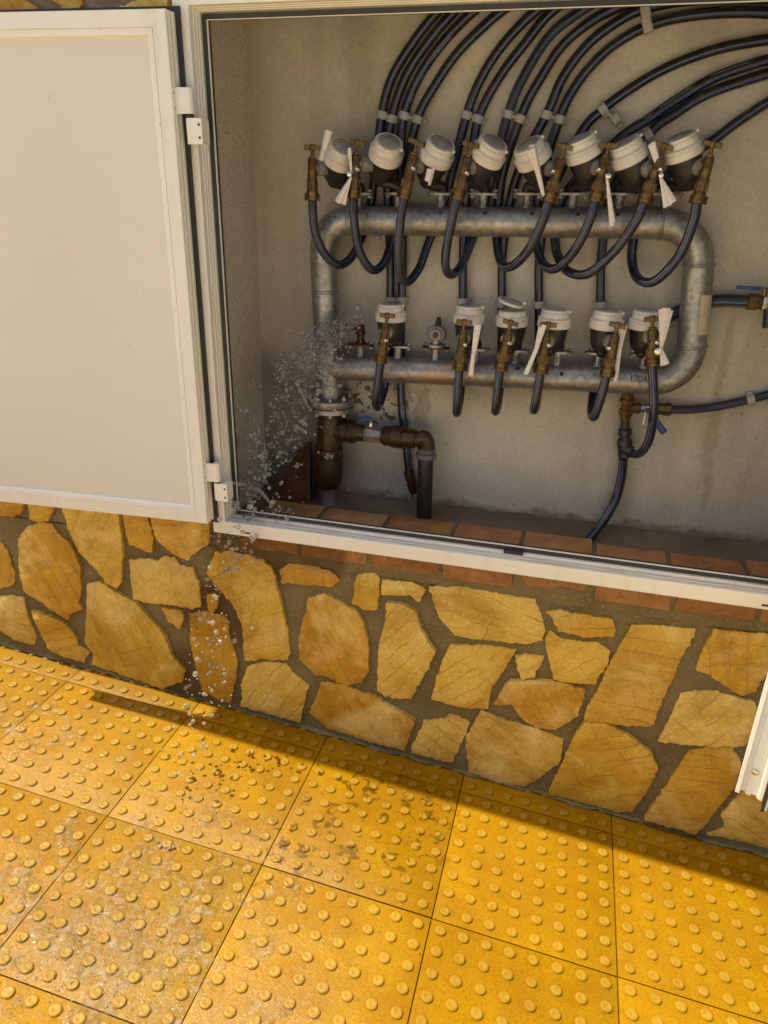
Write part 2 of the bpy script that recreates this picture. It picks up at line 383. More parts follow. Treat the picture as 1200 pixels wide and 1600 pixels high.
def mat_hose():
    k = N('black_polyethylene', .34); uv = k.n('UVMap'); sep = k.n('SeparateXYZ'); k.l(uv.outputs[0], sep.inputs[0])
    fr = k.math('FRACT', k.math('ADD', k.math('MULTIPLY', sep.outputs['Y'], 4.0), .40))
    d = k.math('ABSOLUTE', k.math('SUBTRACT', fr, .5)); line = k.math('LESS_THAN', d, .055)
    p = k.pos()
    dust = k.ramp(k.noise(p, 14, 5, .65), [(.46, 0.0), (.80, .22)])
    c = k.mix(dust, (.014,.013,.013), (.17,.135,.095))
    c = k.mix(k.math('MULTIPLY', line, .95), c, (.035,.10,.42))
    # worn white print along one side
    d2 = k.math('ABSOLUTE', k.math('SUBTRACT', sep.outputs['Y'], .115)); l2 = k.math('LESS_THAN', d2, .022)
    pr = k.ramp(k.noise(k.n('CombineXYZ').outputs[0] if False else uv.outputs[0], 310, 1), [(.52, 0.0), (.56, 1.0)])
    seg = k.n('TexNoise'); seg.noise_dimensions = '1D'; seg.inputs['Scale'].default_value = 9; k.l(sep.outputs['X'], seg.inputs['W'])
    on = k.ramp(seg.outputs['Fac'], [(.50, 0.0), (.53, .8)])
    c = k.mix(k.math('MULTIPLY', l2, k.math('MULTIPLY', pr, on)), c, (.55,.52,.46))
    k.col(c); k.rough(k.mix(dust, (.30,.30,.30), (.6,.6,.6))); return k.m
def mat_water(white=.25, clear=.12):
    k = N('aerated_water', .02); k.b.inputs['IOR'].default_value = 1.333; k.b.inputs['Transmission Weight'].default_value = 1.0
    k.col((.98,.985,1.0)); out = k.t.nodes['Material Output']
    tr = k.n('BsdfTransparent'); df = k.n('BsdfTranslucent'); df.inputs[0].default_value = (.9,.9,.9,1); d2 = k.n('BsdfDiffuse'); d2.inputs[0].default_value = (.9,.9,.9,1)
    fo = k.n('MixShader'); fo.inputs[0].default_value = .5; k.l(df.outputs[0], fo.inputs[1]); k.l(d2.outputs[0], fo.inputs[2])
    m1 = k.n('MixShader'); m1.inputs[0].default_value = clear; k.l(k.b.outputs[0], m1.inputs[1]); k.l(tr.outputs[0], m1.inputs[2])
    m2 = k.n('MixShader'); m2.inputs[0].default_value = white; k.l(m1.outputs[0], m2.inputs[1]); k.l(fo.outputs[0], m2.inputs[2])
    k.l(m2.outputs[0], out.inputs['Surface']); return k.m
def mat_film():
    k = N('splash_film', .06); out = k.t.nodes['Material Output']; p = k.pos()
    tr = k.n('BsdfTransparent'); gl_ = k.n('BsdfGlossy'); gl_.inputs['Roughness'].default_value = .07; df = k.n('BsdfDiffuse'); df.inputs[0].default_value = (.85,.84,.82,1)
    fr = k.n('Fresnel'); fr.inputs[0].default_value = 1.333
    bp = k.n('Bump'); bp.inputs['Strength'].default_value = .8; bp.inputs['Distance'].default_value = .002; k.l(k.noise(p, 210, 4, .65, .8), bp.inputs['Height'])
    for q in (gl_, df, fr): k.l(bp.outputs[0], q.inputs['Normal'])
    m1 = k.n('MixShader'); k.l(fr.outputs[0], m1.inputs[0]); k.l(tr.outputs[0], m1.inputs[1]); k.l(gl_.outputs[0], m1.inputs[2])
    m2 = k.n('MixShader'); k.l(k.math('MULTIPLY', k.ramp(k.noise(p, 55, 5, .7), [(.50, 0.0), (.74, 1.0)]), .20), m2.inputs[0]); k.l(m1.outputs[0], m2.inputs[1]); k.l(df.outputs[0], m2.inputs[2])
    k.l(m2.outputs[0], out.inputs['Surface']); return k.m
def mat_paper():
    k = N('paper_tag', .75); p = k.pos(); k.col(k.ramp(k.noise(p, 90, 4), [(.3, (.66,.615,.56)), (.7, (.80,.765,.71))])); k.bump(k.noise(p, 70, 3), .3, .002)
    return k.m

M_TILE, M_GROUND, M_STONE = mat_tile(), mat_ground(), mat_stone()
M_MORTAR = mat_mortar('sand_mortar', (.138,.108,.040), (.24,.192,.084))
M_WALLBLK = mat_mortar('upper_mortar', (.19,.15,.10), (.30,.245,.17))
M_FLOOR = mat_mortar('wet_mortar_floor', (.115,.088,.055), (.185,.148,.10), .004, False)
M_JOINT = mat_flat('joint_sand', (.18,.105,.018), .9, 0, .35, 60)
M_RENDER, M_ROUGHR, M_BRICK = mat_render(), mat_rough_render(), mat_brick()
M_ALU = mat_alu('cream_aluminium'); M_TRACK = mat_track(); M_PANEL = mat_panel()
M_GASKET = mat_flat('black_gasket', (.028,.027,.027), .55)
M_GALV, M_BRASS, M_RUST, M_HOSE, M_WATER, M_FROTH, M_PAPER = mat_galv(), mat_brass(), mat_rust(), mat_hose(), mat_water(.28), mat_film(), mat_paper()
M_CAPW = mat_flat('white_meter_plastic', (.66,.635,.555), .38, 0, .12, 50, .08)
M_LID = mat_flat('grey_lid_plastic', (.36,.34,.31), .25, 0, .15, 60, .05)
M_BLACK = mat_flat('black_plastic', (.022,.021,.021), .38, 0, .3, 60, .1)
M_CLIP = mat_flat('grey_clip_plastic', (.40,.385,.35), .45, 0, .12, 60, .08)
M_STEEL = mat_flat('bright_steel', (.62,.60,.57), .25, 1.0, .1, 60, .05)
M_BLUE = mat_flat('blue_lever_plastic', (.03,.08,.26), .4, 0, .2, 60, .1)
M_INK = mat_flat('marker_ink', (.018,.017,.018), .6, 0, .2, 60, 0)
M_GREYPL = mat_flat('grey_coupling_plastic', (.10,.105,.11), .4, 0, .2, 60, .1)
M_TERRA = mat_flat('terracotta_clay', (.125,.048,.018), .45, 0, .35, 22, .3)
M_SLAB = mat_mortar('concrete_slab', (.33,.30,.25), (.45,.42,.36))
M_SLEEVE = mat_flat('clear_grey_sleeve', (.20,.185,.155), .22, 0, .25, 70, .1)
M_DULL = mat_flat('dull_nickel', (.30,.285,.25), .5, .7, .25, 60, .2)
M_MIST = mat_water(.62, .3)
M_LABEL = mat_flat('faded_sticker', (.50,.43,.31), .6, 0, .1, 40, .05)

# ------------------------------------------------------------------ ground and tactile paving
g = MB()
def gl(x, y, z=0): return G_M @ Vector((x, y, z))
g.add([gl(-40,-40,-.012), gl(40,-40,-.012), gl(40,.5,-.012), gl(-40,.5,-.012)], [(0,1,2,3)])
tag(obj('ground', g, M_GROUND), None, None, kind='structure')
pv = MB(); pv.add([gl(-3.3,-1.70,-.008), gl(4.3,-1.70,-.008), gl(4.3,.16,-.008), gl(-3.3,.16,-.008)], [(0,1,2,3)])
pme = obj('pavement', pv, M_JOINT); pme['kind'] = 'structure'
def tile_mesh(name, depth, rows):
    mb = MB(); gp = .0013; e = .0032; h = .4
    # slab with chamfered rim, top at z = 0
    a = [(gp,-depth+gp),(h-gp,-depth+gp),(h-gp,-gp),(gp,-gp)]; b = [(gp+e,-depth+gp+e),(h-gp-e,-depth+gp+e),(h-gp-e,-gp-e),(gp+e,-gp-e)]
    vs = [(x,y,-.03) for x,y in a]+[(x,y,-.0016) for x,y in a]+[(x,y,0) for x,y in b]
    fs = [(8,9,10,11)]
    for i in range(4):
        j = (i+1) % 4; fs += [(i,j,4+j,4+i),(4+i,4+j,8+j,8+i)]
    mb.add(vs, fs)
    rr = random.Random(3)
    for iy in rows:
        for ix in range(8):
            cx, cy = .025+.05*ix+rr.uniform(-.0005,.0005), iy
            s = rr.uniform(.95, 1.05)
            mb.lathe((cx, cy, 0), (0,0,1), [(.0130*s,-.0004),(.0127*s,.0014),(.0116*s,.0036),(.0096*s,.0048),(.0062*s,.0051),(.0052*s,.0047)], 14)
    me = bpy.data.meshes.new(name); me.from_pydata(mb.v, [], mb.f)
    bm = bmesh.new(); bm.from_mesh(me); bmesh.ops.recalc_face_normals(bm, faces=bm.faces); bm.to_mesh(me); bm.free()
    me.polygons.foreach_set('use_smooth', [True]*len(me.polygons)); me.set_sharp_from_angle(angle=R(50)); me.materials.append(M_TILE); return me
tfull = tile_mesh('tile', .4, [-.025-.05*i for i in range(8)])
tstrip = tile_mesh('tile_strip', .1, [-.075, -.025])
def put_tile(me, x, y, dz=0, rz=0):
    o = bpy.data.objects.new('tile', me); COL.objects.link(o); o.parent = pme
    loc = WM[pme].inverted() @ gl(x, y, dz)
    o.location = loc; q = G_M.to_3x3().to_4x4() @ Matrix.Rotation(rz, 4, 'Z'); o.rotation_euler = q.to_euler()
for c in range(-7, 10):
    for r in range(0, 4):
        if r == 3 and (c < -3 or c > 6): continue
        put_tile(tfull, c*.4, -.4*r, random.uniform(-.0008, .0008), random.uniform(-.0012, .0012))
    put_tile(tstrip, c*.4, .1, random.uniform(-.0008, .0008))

# ------------------------------------------------------------------ stone wall with its niche
wall = thing('stone_wall', 'low wall clad in irregular ochre stones around the open cabinet niche', 'wall', S(-.15, 1.7, -1.45))
ZB = -.878                                               # top of the stone facing, bricks above
def rough_sheet(x0, x1, z0, z1, Y, step, amp, seed):
    mb = MB(); nx = max(2, int((x1-x0)/step)); nz = max(2, int((z1-z0)/step))
    for j in range(nz+1):
        for i in range(nx+1):
            X = x0+(x1-x0)*i/nx; Z = z0+(z1-z0)*j/nz
            d = amp*fbm(Vector((X*9+seed, Z*9, seed)), 4)
            mb.v.append(S(X, Y+d, Z))
    for j in range(nz):
        for i in range(nx):
            a = j*(nx+1)+i; mb.f.append((a, a+1, a+nx+2, a+nx+1))
    return mb
obj('mortar_face', rough_sheet(-3.6, 3.0, -1.85, ZB-.0015, 1.592, .022, .006, 3), M_MORTAR, wall, smooth=60)
obj('mortar_face', rough_sheet(-3.6, -.853, ZB-.0015, .75, 1.596, .03, .006, 9), M_WALLBLK, wall, smooth=60)
obj('mortar_face', rough_sheet(.553, 3.0, ZB-.0015, .75, 1.596, .03, .006, 19), M_WALLBLK, wall, smooth=60)
obj('mortar_face', rough_sheet(-.853, .553, .3565, .75, 1.596, .03, .006, 29), M_WALLBLK, wall, smooth=60)
core = MB()
core.box(S(-3.6, 1.604, -1.9), S(3.0, 2.05, -.868)); obj('wall_core', core, M_MORTAR, wall)
core = MB(); core.box(S(-3.6, 1.606, -.8675), S(-.902, 2.05, .75)); obj('wall_core', core, M_MORTAR, wall)
core = MB(); core.box(S(.702, 1.606, -.8675), S(3.0, 2.05, .75)); obj('wall_core', core, M_MORTAR, wall)
core = MB(); core.box(S(-.9015, 1.606, .52), S(.7015, 2.05, .75)); obj('wall_core', core, M_MORTAR, wall)
# niche
nb = MB(); nx, nz = 60, 50
for j in range(nz+1):
    for i in range(nx+1):
        X = -.90+1.60*i/nx; Z = -.866+1.39*j/nz
        nb.v.append(S(X, 1.932+.003*fbm(Vector((X*4, Z*4, 1)), 4), Z))
for j in range(nz):
    for i in range(nx):
        a = j*(nx+1)+i; nb.f.append((a, a+1, a+nx+2, a+nx+1))
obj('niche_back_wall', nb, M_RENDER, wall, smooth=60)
sw = MB(); n2 = 40
for j in range(n2+1):
    Z = -.866+1.386*j/n2; wob = .004*fbm(Vector((Z*7, 0, 2)), 3)
    for i in range(9):
        Y = 1.606+(1.934-1.606)*i/8
        sw.v.append(S(-.862-(Z<0)*.0-.010*max(0, (.35-Z))/1.1+wob+.003*fbm(Vector((Y*12, Z*12, 5)), 3), Y, Z))
for j in range(n2):
    for i in range(8):
        a = j*9+i; sw.f.append((a, a+1, a+10, a+9))
obj('niche_side_wall', sw, M_ROUGHR, wall, smooth=60)
s2 = MB(); s2.box(S(.60, 1.606, -.866), S(.70, 1.934, .52)); obj('niche_side_wall', s2, M_RENDER, wall)
s2 = MB(); s2.box(S(-.9, 1.606, .50), S(.70, 1.95, .519)); obj('niche_ceiling', s2, M_RENDER, wall)
fl = MB(); nx, ny = 60, 10
for j in range(ny+1):
    for i in range(nx+1):
        X = -.90+1.60*i/nx; Y = 1.72+.216*j/ny
        d = .006*fbm(Vector((X*14, Y*14, 4)), 4) + .016*max(0, (Y-1.885)/.05)
        fl.v.append(S(X, Y, -.838+d))
for j in range(ny):
    for i in range(nx):
        a = j*(nx+1)+i; fl.f.append((a, a+1, a+nx+2, a+nx+1))
obj('niche_floor', fl, M_FLOOR, wall, smooth=60)
# sill bricks
rb = random.Random(11)
xj = -.995
brick_edges = [-1.0+.0, -.80, -.632, -.447, -.263, -.083, .098, .276, .455, .64]
obj('sill_mortar', MB().box(S(-.86, 1.602, -.8675), S(.60, 1.80, -.8265)), M_FLOOR, wall)
obj('sill_mortar', MB().box(S(-.86, 1.584, -.8675), S(.60, 1.6015, -.8185)), M_MORTAR, wall)
for a, b in zip(brick_edges[1:-1], brick_edges[2:]):
    mb = MB(); j = .006
    y0 = 1.578+rb.uniform(-.004, .005); y1 = 1.806+rb.uniform(-.012, .010); zt = -.8165+rb.uniform(-.002, .0005); zb = -.864+rb.uniform(-.004, .004)
    n = 10; ny = 8
    # rough top and front
    def bd(X, Y, Z): return .0022*fbm(Vector((X*40, Y*40, Z*40)), 3)
    vs = []; top = []
    for q in range(ny+1):
        for p_ in range(n+1):
            X = a+j+(b-a-2*j)*p_/n; Y = y0+(y1-y0)*q/ny
            er = .004 if (q in (0, ny) or p_ in (0, n)) else 0
            top.append(S(X, Y, zt-er+min(0, bd(X, Y, 0))))
    mb.add(top, [(q*(n+1)+p_, q*(n+1)+p_+1, (q+1)*(n+1)+p_+1, (q+1)*(n+1)+p_) for q in range(ny) for p_ in range(n)])
    fr = []
    for q in range(5):
        for p_ in range(n+1):
            X = a+j+(b-a-2*j)*p_/n; Z = zt-.004+(zb-zt+.004)*q/4
            er = -.0 if q == 0 else (.004 if q == 4 or p_ in (0, n) else 0)
            fr.append(S(X, y0+er+(bd(X, 0, Z) if q else 0), Z) if q else top[p_])
    mb.add(fr, [(q*(n+1)+p_, q*(n+1)+p_+1, (q+1)*(n+1)+p_+1, (q+1)*(n+1)+p_) for q in range(4) for p_ in range(n)])
    mb.box(S(a+j+.001, y0+.006, zb+.001), S(b-j-.001, y1-.004, zt-.006))
    obj('brick', mb, M_BRICK, wall, smooth=45)
# mortar band between the bricks and the stones
obj('mortar_band', rough_sheet(-.86, .60, -.892, -.850, 1.585, .010, .008, 41), M_MORTAR, wall, smooth=60)

# stones traced on the wall plane
def c3(l): return [(x/3, 780+y/3) for x, y in l]
def c4(l): return [(300+x/2.609, 820+y/2.609) for x, y in l]
def c5(l): return [(700+x/2.4, 860+y/2.4) for x, y in l]
STONES = [
 c3([(-60,-20),(105,20),(100,60),(60,78),(0,75),(-60,60)]), c3([(135,0),(250,0),(240,60),(220,100),(190,107),(140,95)]),
 c3([(280,-20),(555,0),(575,260),(565,385),(545,415),(500,390),(440,310),(375,250),(330,160)]),
 c3([(575,40),(680,60),(715,180),(710,245),(690,245),(610,205),(590,130)]),
 c3([(700,30),(980,60),(975,205),(925,240),(880,278),(820,255),(740,180)]),
 c3([(-120,170),(0,200),(30,240),(65,340),(60,400),(0,415),(-90,400)]),
 c3([(90,190),(135,130),(205,110),(240,120),(275,165),(330,215),(355,270),(375,330),(378,420),(370,480),(385,510),(330,530),(320,560),(255,515),(190,470),(125,430),(100,340)]),
 c3([(-80,470),(0,460),(60,455),(110,470),(120,540),(170,640),(155,685),(60,655),(0,615),(-70,590)]),
 c3([(155,525),(250,555),(310,590),(350,640),(360,680),(415,715),(390,765),(300,735),(240,710),(190,620)]),
 c3([(410,400),(470,390),(545,440),(640,490),(720,570),(770,640),(800,720),(870,800),(850,850),(760,885),(600,835),(430,775),(440,730),(400,680),(405,560)]),
 c3([(608,290),(670,280),(740,290),(770,272),(815,275),(840,310),(900,320),(930,400),(940,500),(900,510),(800,490),(700,485),(625,470)]),
 c3([(760,510),(850,525),(855,570),(840,605),(790,570)]), c3([(975,445),(1005,440),(1020,480),(1005,525),(975,520)]),
 c3([(890,540),(960,530),(1060,560),(1075,650),(1110,760),(1100,860),(1080,945),(1020,930),(950,890),(925,790),(895,660)]),
 c4([(100,110),(140,105),(280,135),(325,180),(345,260),(365,330),(385,430),(398,520),(390,548),(290,545),(215,552),(205,400),(160,310),(90,240),(62,200)]),
 c4([(205,640),(230,580),(300,562),(380,570),(400,600),(470,655),(440,800),(330,770),(205,735)]),
 c4([(360,185),(400,160),(480,170),(560,190),(600,225),(570,248),(450,242),(365,235)]),
 c4([(680,200),(745,198),(762,225),(755,345),(700,345),(655,320),(665,240)]),
 c4([(780,225),(900,235),(950,265),(925,310),(890,285),(780,280)]),
 c4([(475,305),(540,280),(600,310),(670,350),(700,400),(715,470),(720,590),(690,635),(630,652),(590,640),(570,620),(500,610),(440,550),(435,490),(450,400),(470,345)]),
 c4([(795,320),(850,318),(915,355),(930,420),(990,515),(950,600),(890,710),(790,698),(755,670),(765,490),(790,400)]),
 c4([(480,770),(530,645),(600,650),(770,710),(780,725),(850,760),(905,795),(880,880),(860,912),(760,890),(650,860),(550,830)]),
 c4([(900,905),(945,805),(1020,800),(1055,773),(1130,810),(1060,965),(990,950),(900,925)]),
 [(672,916),(720,917),(836,938),(851,985),(845,1000),(820,1007),(712,992),(688,963),(678,935)],
 c5([(370,228),(415,225),(560,250),(615,258),(620,320),(520,320),(450,305),(420,300),(400,260)]),
 c5([(365,340),(385,305),(430,335),(560,350),(605,380),(590,430),(545,497),(470,490),(400,480)]),
 c5([(255,395),(360,400),(350,430),(325,450),(325,470),(280,482),(262,440)]),
 [(676,1087),(687,1050),(695,1024),(706,1009),(760,1010),(804,1017),(790,1043),(767,1072),(762,1104),(725,1102)],
 c5([(175,575),(215,510),(240,487),(420,490),(510,520),(505,560),(480,620),(400,670),(330,662),(270,620),(245,578)]),
 c5([(690,285),(760,285),(925,300),(920,330),(870,410),(850,460),(800,560),(770,650),(740,657),(640,650),(510,632),(530,580),(580,490),(600,440)]),
 c5([(1000,298),(1195,315),(1215,420),(1150,530),(1100,545),(1060,520),(1010,485),(935,445),(945,400),(975,340)]),
 c5([(875,545),(930,530),(1010,535),(1150,575),(1160,640),(1110,725),(960,727),(790,713),(830,640)]),
 c5([(70,700),(125,600),(210,640),(330,670),(430,710),(418,790),(330,860),(280,885),(180,870),(80,830)]),
 c5([(375,915),(420,820),(480,690),(515,640),(600,650),(700,705),(760,760),(785,815),(750,890),(690,980),(640,985),(560,960)]),
 c5([(820,885),(905,760),(990,738),(1065,745),(1100,800),(1075,880),(1000,970),(930,1055),(740,1000)]),
 c5([(1030,990),(1130,880),(1200,900),(1290,1000),(1260,1130),(1180,1115),(1080,1085),(975,1065),(1040,1040)]),
]
def wall_xz(px, py):
    r = ray(px, py); r = r*(1.585/r.y); return (r.x, r.z)
def inside(pt, poly):
    x, y = pt; c = False
    for i in range(len(poly)):
        (x1, y1), (x2, y2) = poly[i], poly[i-1]
        if (y1 > y) != (y2 > y) and x < (x2-x1)*(y-y1)/(y2-y1)+x1: c = not c
    return c
def edist(pt, poly):
    p = Vector(pt); best = 9
    for i in range(len(poly)):
        a, b = Vector(poly[i-1]), Vector(poly[i]); ab = b-a
        t = max(0, min(1, (p-a).dot(ab)/max(1e-9, ab.dot(ab)))); best = min(best, (p-a-ab*t).length)
    return best
def make_stone(poly, thick, seed, step=.016, parent=None):
    # resample and roughen the outline
    ccx = sum(p[0] for p in poly)/len(poly); ccz = sum(p[1] for p in poly)/len(poly)
    poly = [(x+(x-ccx)/max(.02, math.hypot(x-ccx, z-ccz))*.0028, z+(z-ccz)/max(.02, math.hypot(x-ccx, z-ccz))*.0028) for x, z in poly]
    pts = []
    for i in range(len(poly)):
        a, b = Vector(poly[i]), Vector(poly[(i+1) % len(poly)]); L = (b-a).length; n = max(1, round(L/.006))
        for k in range(n):
            p = a+(b-a)*k/n; nrm = Vector((b.y-a.y, a.x-b.x)).normalized()
            p = p + nrm*(.0040*fbm(Vector((p.x*60+seed, p.y*60, seed)), 4)+.0016*fbm(Vector((p.x*190, p.y*190, seed)), 2)); pts.append((p.x, p.y))
    xs = [p[0] for p in pts]; zs = [p[1] for p in pts]
    inner = []; jr = random.Random(seed)
    z = min(zs); row = 0
    while z < max(zs):
        x = min(xs)+(step/2 if row % 2 else 0)
        while x < max(xs):
            q = (x+jr.uniform(-.3, .3)*step, z+jr.uniform(-.3, .3)*step)
            if inside(q, pts) and edist(q, pts) > .007: inner.append(q)
            x += step
        z += step*.87; row += 1
    ring = []
    cx, cz = sum(xs)/len(xs), sum(zs)/len(zs)
    nb_ = len(pts)
    vs2 = [Vector(p) for p in pts+inner]
    res = delaunay_2d_cdt(vs2, [(i, (i+1) % nb_) for i in range(nb_)], [], 1, 1e-6)
    v2, fcs = res[0], res[2]; org = res[3]
    mb = MB(); bmap = {}
    tx, tz = jr.uniform(-.05, .05), jr.uniform(-.05, .05)
    def front(x, z, e):
        f = fbm(Vector((x*7+seed*3.1, z*7, seed)), 4)
        st = math.floor((f*.5+.5)*4.0+.35*fbm(Vector((x*30, z*30, seed)), 2))/4.0
        d = thick + .0035*(st-.5) + .0022*fbm(Vector((x*26, z*26, seed+2)), 4) + tx*(x-cx)+tz*(z-cz)
        if e: d -= .0035+.002*jr.random()
        return max(.004, d)
    for i, v in enumerate(v2):
        isb = any(k < nb_ for k in org[i])
        if isb:
            for k in org[i]:
                if k < nb_: bmap[k] = i
        mb.v.append(S(v.x, 1.592-front(v.x, v.y, isb), v.y))
    mb.f += [tuple(f) for f in fcs]
    b0 = len(mb.v); ks = sorted(bmap)
    for k in ks: x, z_ = v2[bmap[k]]; mb.v.append(S(x, 1.604, z_))
    for i in range(len(ks)):
        j = (i+1) % len(ks); mb.f.append((bmap[ks[i]], bmap[ks[j]], b0+j, b0+i))
    return obj('stone', mb, M_STONE, parent, smooth=38)
for i, s in enumerate(STONES):
    make_stone([wall_xz(*p) for p in s], .011+.005*random.Random(i+50).random(), i+1, parent=wall)
# further stones where the wall runs on beyond the picture
rs = random.Random(5)
def clip_half(poly, m, n):                     # keep the side of the line through m that lies against n
    out = []
    for i in range(len(poly)):
        p, q = poly[i-1], poly[i]; dp = (p-m).dot(n); dq = (q-m).dot(n)
        if dp <= 0: out.append(p)
        if dp*dq < 0: out.append(p+(q-p)*(dp/(dp-dq)))
    return out
def crazy_paving(x0, x1, z0, z1, sp_, seed):
    nx = max(1, round((x1-x0)/sp_)); nz = max(1, round((z1-z0)/(sp_*.9))); sx, sz = (x1-x0)/nx, (z1-z0)/nz
    seeds = [Vector((x0+(i+.5+rs.uniform(-.36, .36))*sx, z0+(j+.5+rs.uniform(-.36, .36))*sz)) for i in range(nx) for j in range(nz)]
    for k, c in enumerate(seeds):
        poly = [Vector((x0, z0)), Vector((x1, z0)), Vector((x1, z1)), Vector((x0, z1))]
        for d in seeds:
            if d is c or (d-c).length > 3.2*sp_: continue
            n = (d-c).normalized(); poly = clip_half(poly, (c+d)/2-n*rs.uniform(.008, .017), n)
            if len(poly) < 3: break
        if len(poly) < 3: continue
        cx = sum((p.x for p in poly))/len(poly); cz = sum((p.y for p in poly))/len(poly)
        poly = [(cx+(p.x-cx)*.955, cz+(p.y-cz)*.955) for p in poly]
        if max(math.hypot(p[0]-cx, p[1]-cz) for p in poly) > .05: make_stone(poly, rs.uniform(.010, .016), seed+k, .03, wall)
crazy_paving(-3.4, -.875, -.765, .74, .235, 200); crazy_paving(-3.4, -1.80, -1.70, -.775, .235, 400)
crazy_paving(-.86, .56, .372, .74, .22, 500); crazy_paving(.575, 2.9, -.86, .74, .25, 600); crazy_paving(.735, 2.9, -1.75, -.885, .235, 800)
# ragged mortar along the foot of the wall
ft = MB(); n = 260
for i in range(n+1):
    X = -1.9+2.9*i/n
    wd = -.017+.022*(fbm(Vector((X*11, 1, 7)), 3)+.35)+.007*fbm(Vector((X*60, 3, 7)), 2)
    y0 = 1.592; base = S(X, y0, 0); zz = ground_z(base.x, base.y)
    hh = .004+.006*max(0, fbm(Vector((X*22, 9, 7)), 3)+.3)
    ft.v += [Vector((X, .010, zz+hh+.006)), Vector((X, -.009-wd*.3, zz+hh)), Vector((X, -.009-wd*.8, zz+hh*.55)), Vector((X, -.010-wd, ground_z(X, -.010-wd)-.002))]
for i in range(n):
    for j in range(3):
        a = i*4+j; ft.f.append((a, a+4, a+5, a+1))
obj('mortar_fillet', ft, M_MORTAR, wall, smooth=60)

slab = MB(); slab.box(S(-1.79, 1.457, .78), S(3.0, 2.1, .86))
tag(obj('roof_slab', slab, M_SLAB, bevel=.006), 'thin concrete slab overhanging the top of the stone wall', 'roof slab')

# ------------------------------------------------------------------ cabinet frame and doors
def mitred(side, rect, prof, M, width=None):
    """one bar of a rectangular frame; prof = closed polygon of (inward distance, depth); M maps (u, depth, z)"""
    u0, u1, z0, z1 = rect
    mb = MB(); n = len(prof); A = []; B = []
    for d, y in prof:
        if side == 'bottom': A.append((u0+d, y, z0+d)); B.append((u1-d, y, z0+d))
        if side == 'top': A.append((u0+d, y, z1-d)); B.append((u1-d, y, z1-d))
        if side == 'left': A.append((u0+d, y, z0+d)); B.append((u0+d, y, z1-d))
        if side == 'right': A.append((u1-d, y, z0+d)); B.append((u1-d, y, z1-d))
    vs = [M(*p) for p in A+B]
    fs = [(i, (i+1) % n, n+(i+1) % n, n+i) for i in range(n)]+[tuple(range(n))[::-1], tuple(range(n, 2*n))]
    return mb.add(vs, fs)
FR = (-.852, .552, -.814, .357)
frame = thing('meter_cabinet', 'cream aluminium cabinet front with two open doors around the meter niche', 'cabinet', S(-.15, 1.57, -.814))
fprof = [(0,1.548),(.033,1.548),(.034,1.549),(.034,1.564),(.0355,1.565),(.0355,1.574),(.037,1.5745),(.037,1.582),(.0385,1.583),(.0385,1.594),(.041,1.596),(.041,1.602),(0,1.602)]
gprof = [(.0412,1.589),(.0506,1.590),(.0506,1.606),(.0412,1.606)]
wprof = [(.0508,1.589),(.0518,1.589),(.0518,1.595),(.0508,1.595)]
for sd2, nm in (('left','stile'),('right','stile'),('top','rail'),('bottom','rail')):
    b = obj(nm, mitred(sd2, FR, fprof, S), M_ALU, frame, bevel=.0007)
    obj('gasket', mitred(sd2, FR, gprof, S), M_GASKET, b); obj('inner_fin', mitred(sd2, FR, wprof, S), M_ALU, b)
# dirt-filled sliding groove along the bottom rail, drain slots
tr = MB(); tr.box(S(-.816, 1.5555, -.7796), S(.516, 1.563, -.7786)); tr.box(S(-.816, 1.5665, -.7781), S(.516, 1.5735, -.7771)); tr.box(S(-.816, 1.584, -.7751), S(.516, 1.593, -.7741))
obj('track', tr, M_TRACK, frame)
tr = MB()
tr.box(S(-.776, 1.5472, -.806), S(-.750, 1.549, -.8015)); obj('drain_slot', tr, M_GASKET, frame)
tr = MB(); tr.box(S(.448, 1.5472, -.806), S(.474, 1.549, -.8015)); obj('drain_slot', tr, M_GASKET, frame)
tr = MB(); tr.box(S(-.115, 1.5750, -.7775), S(-.070, 1.5905, -.7700)); obj('latch_block', tr, M_GASKET, frame, bevel=.001)

def make_door(label, hx, hy, dirx, diry, nx_, ny_, W, z0, z1, panel=True):
    """u runs from the hinge to the free edge, depth from the inner face to the outer face"""
    def M(u, dpt, z): return S(hx+dirx*u+nx_*dpt, hy+diry*u+ny_*dpt, z)
    pn = MB()
    vs = [M(*p) for p in ((.032,.011,z0+.032),(W-.032,.011,z0+.032),(W-.032,.011,z1-.032),(.032,.011,z1-.032),(.032,.015,z0+.032),(W-.032,.015,z0+.032),(W-.032,.015,z1-.032),(.032,.015,z1-.032))]
    pn.add(vs, [(3,2,1,0),(4,5,6,7),(0,1,5,4),(1,2,6,5),(2,3,7,6),(3,0,4,7)])
    d = obj('door', pn, M_PANEL, frame); d['label'] = label
    rect = (0, W, z0, z1)
    prof = [(0,.002),(.0015,0),(.029,0),(.0295,.002),(.0302,.002),(.0302,.036),(0,.036),(0,.028),(.002,.027),(.002,.021),(0,.020),(0,.013),(.0022,.012),(.0022,.007),(0,.006)]
    bead = [(.0306,.001),(.042,.0025),(.043,.004),(.043,.012),(.0306,.012)]
    gas = [(-.011,.0368),(.012,.0368),(.012,.0412),(-.010,.0412)]
    lip = [(-.0085,.0414),(.03,.0414),(.03,.0440),(-.0085,.0440)]
    for sd3, nm in (('left','stile'),('right','stile'),('top','rail'),('bottom','rail')):
        b = obj(nm, mitred(sd3, rect, prof, M), M_ALU, d, bevel=.0005)
        obj('bead', mitred(sd3, rect, bead, M), M_ALU, d, bevel=.0005); obj('gasket', mitred(sd3, rect, gas, M), M_GASKET, d)
        obj('outer_lip', mitred(sd3, rect, lip, M), M_ALU, d)
    return d, M
th = R(3.6)
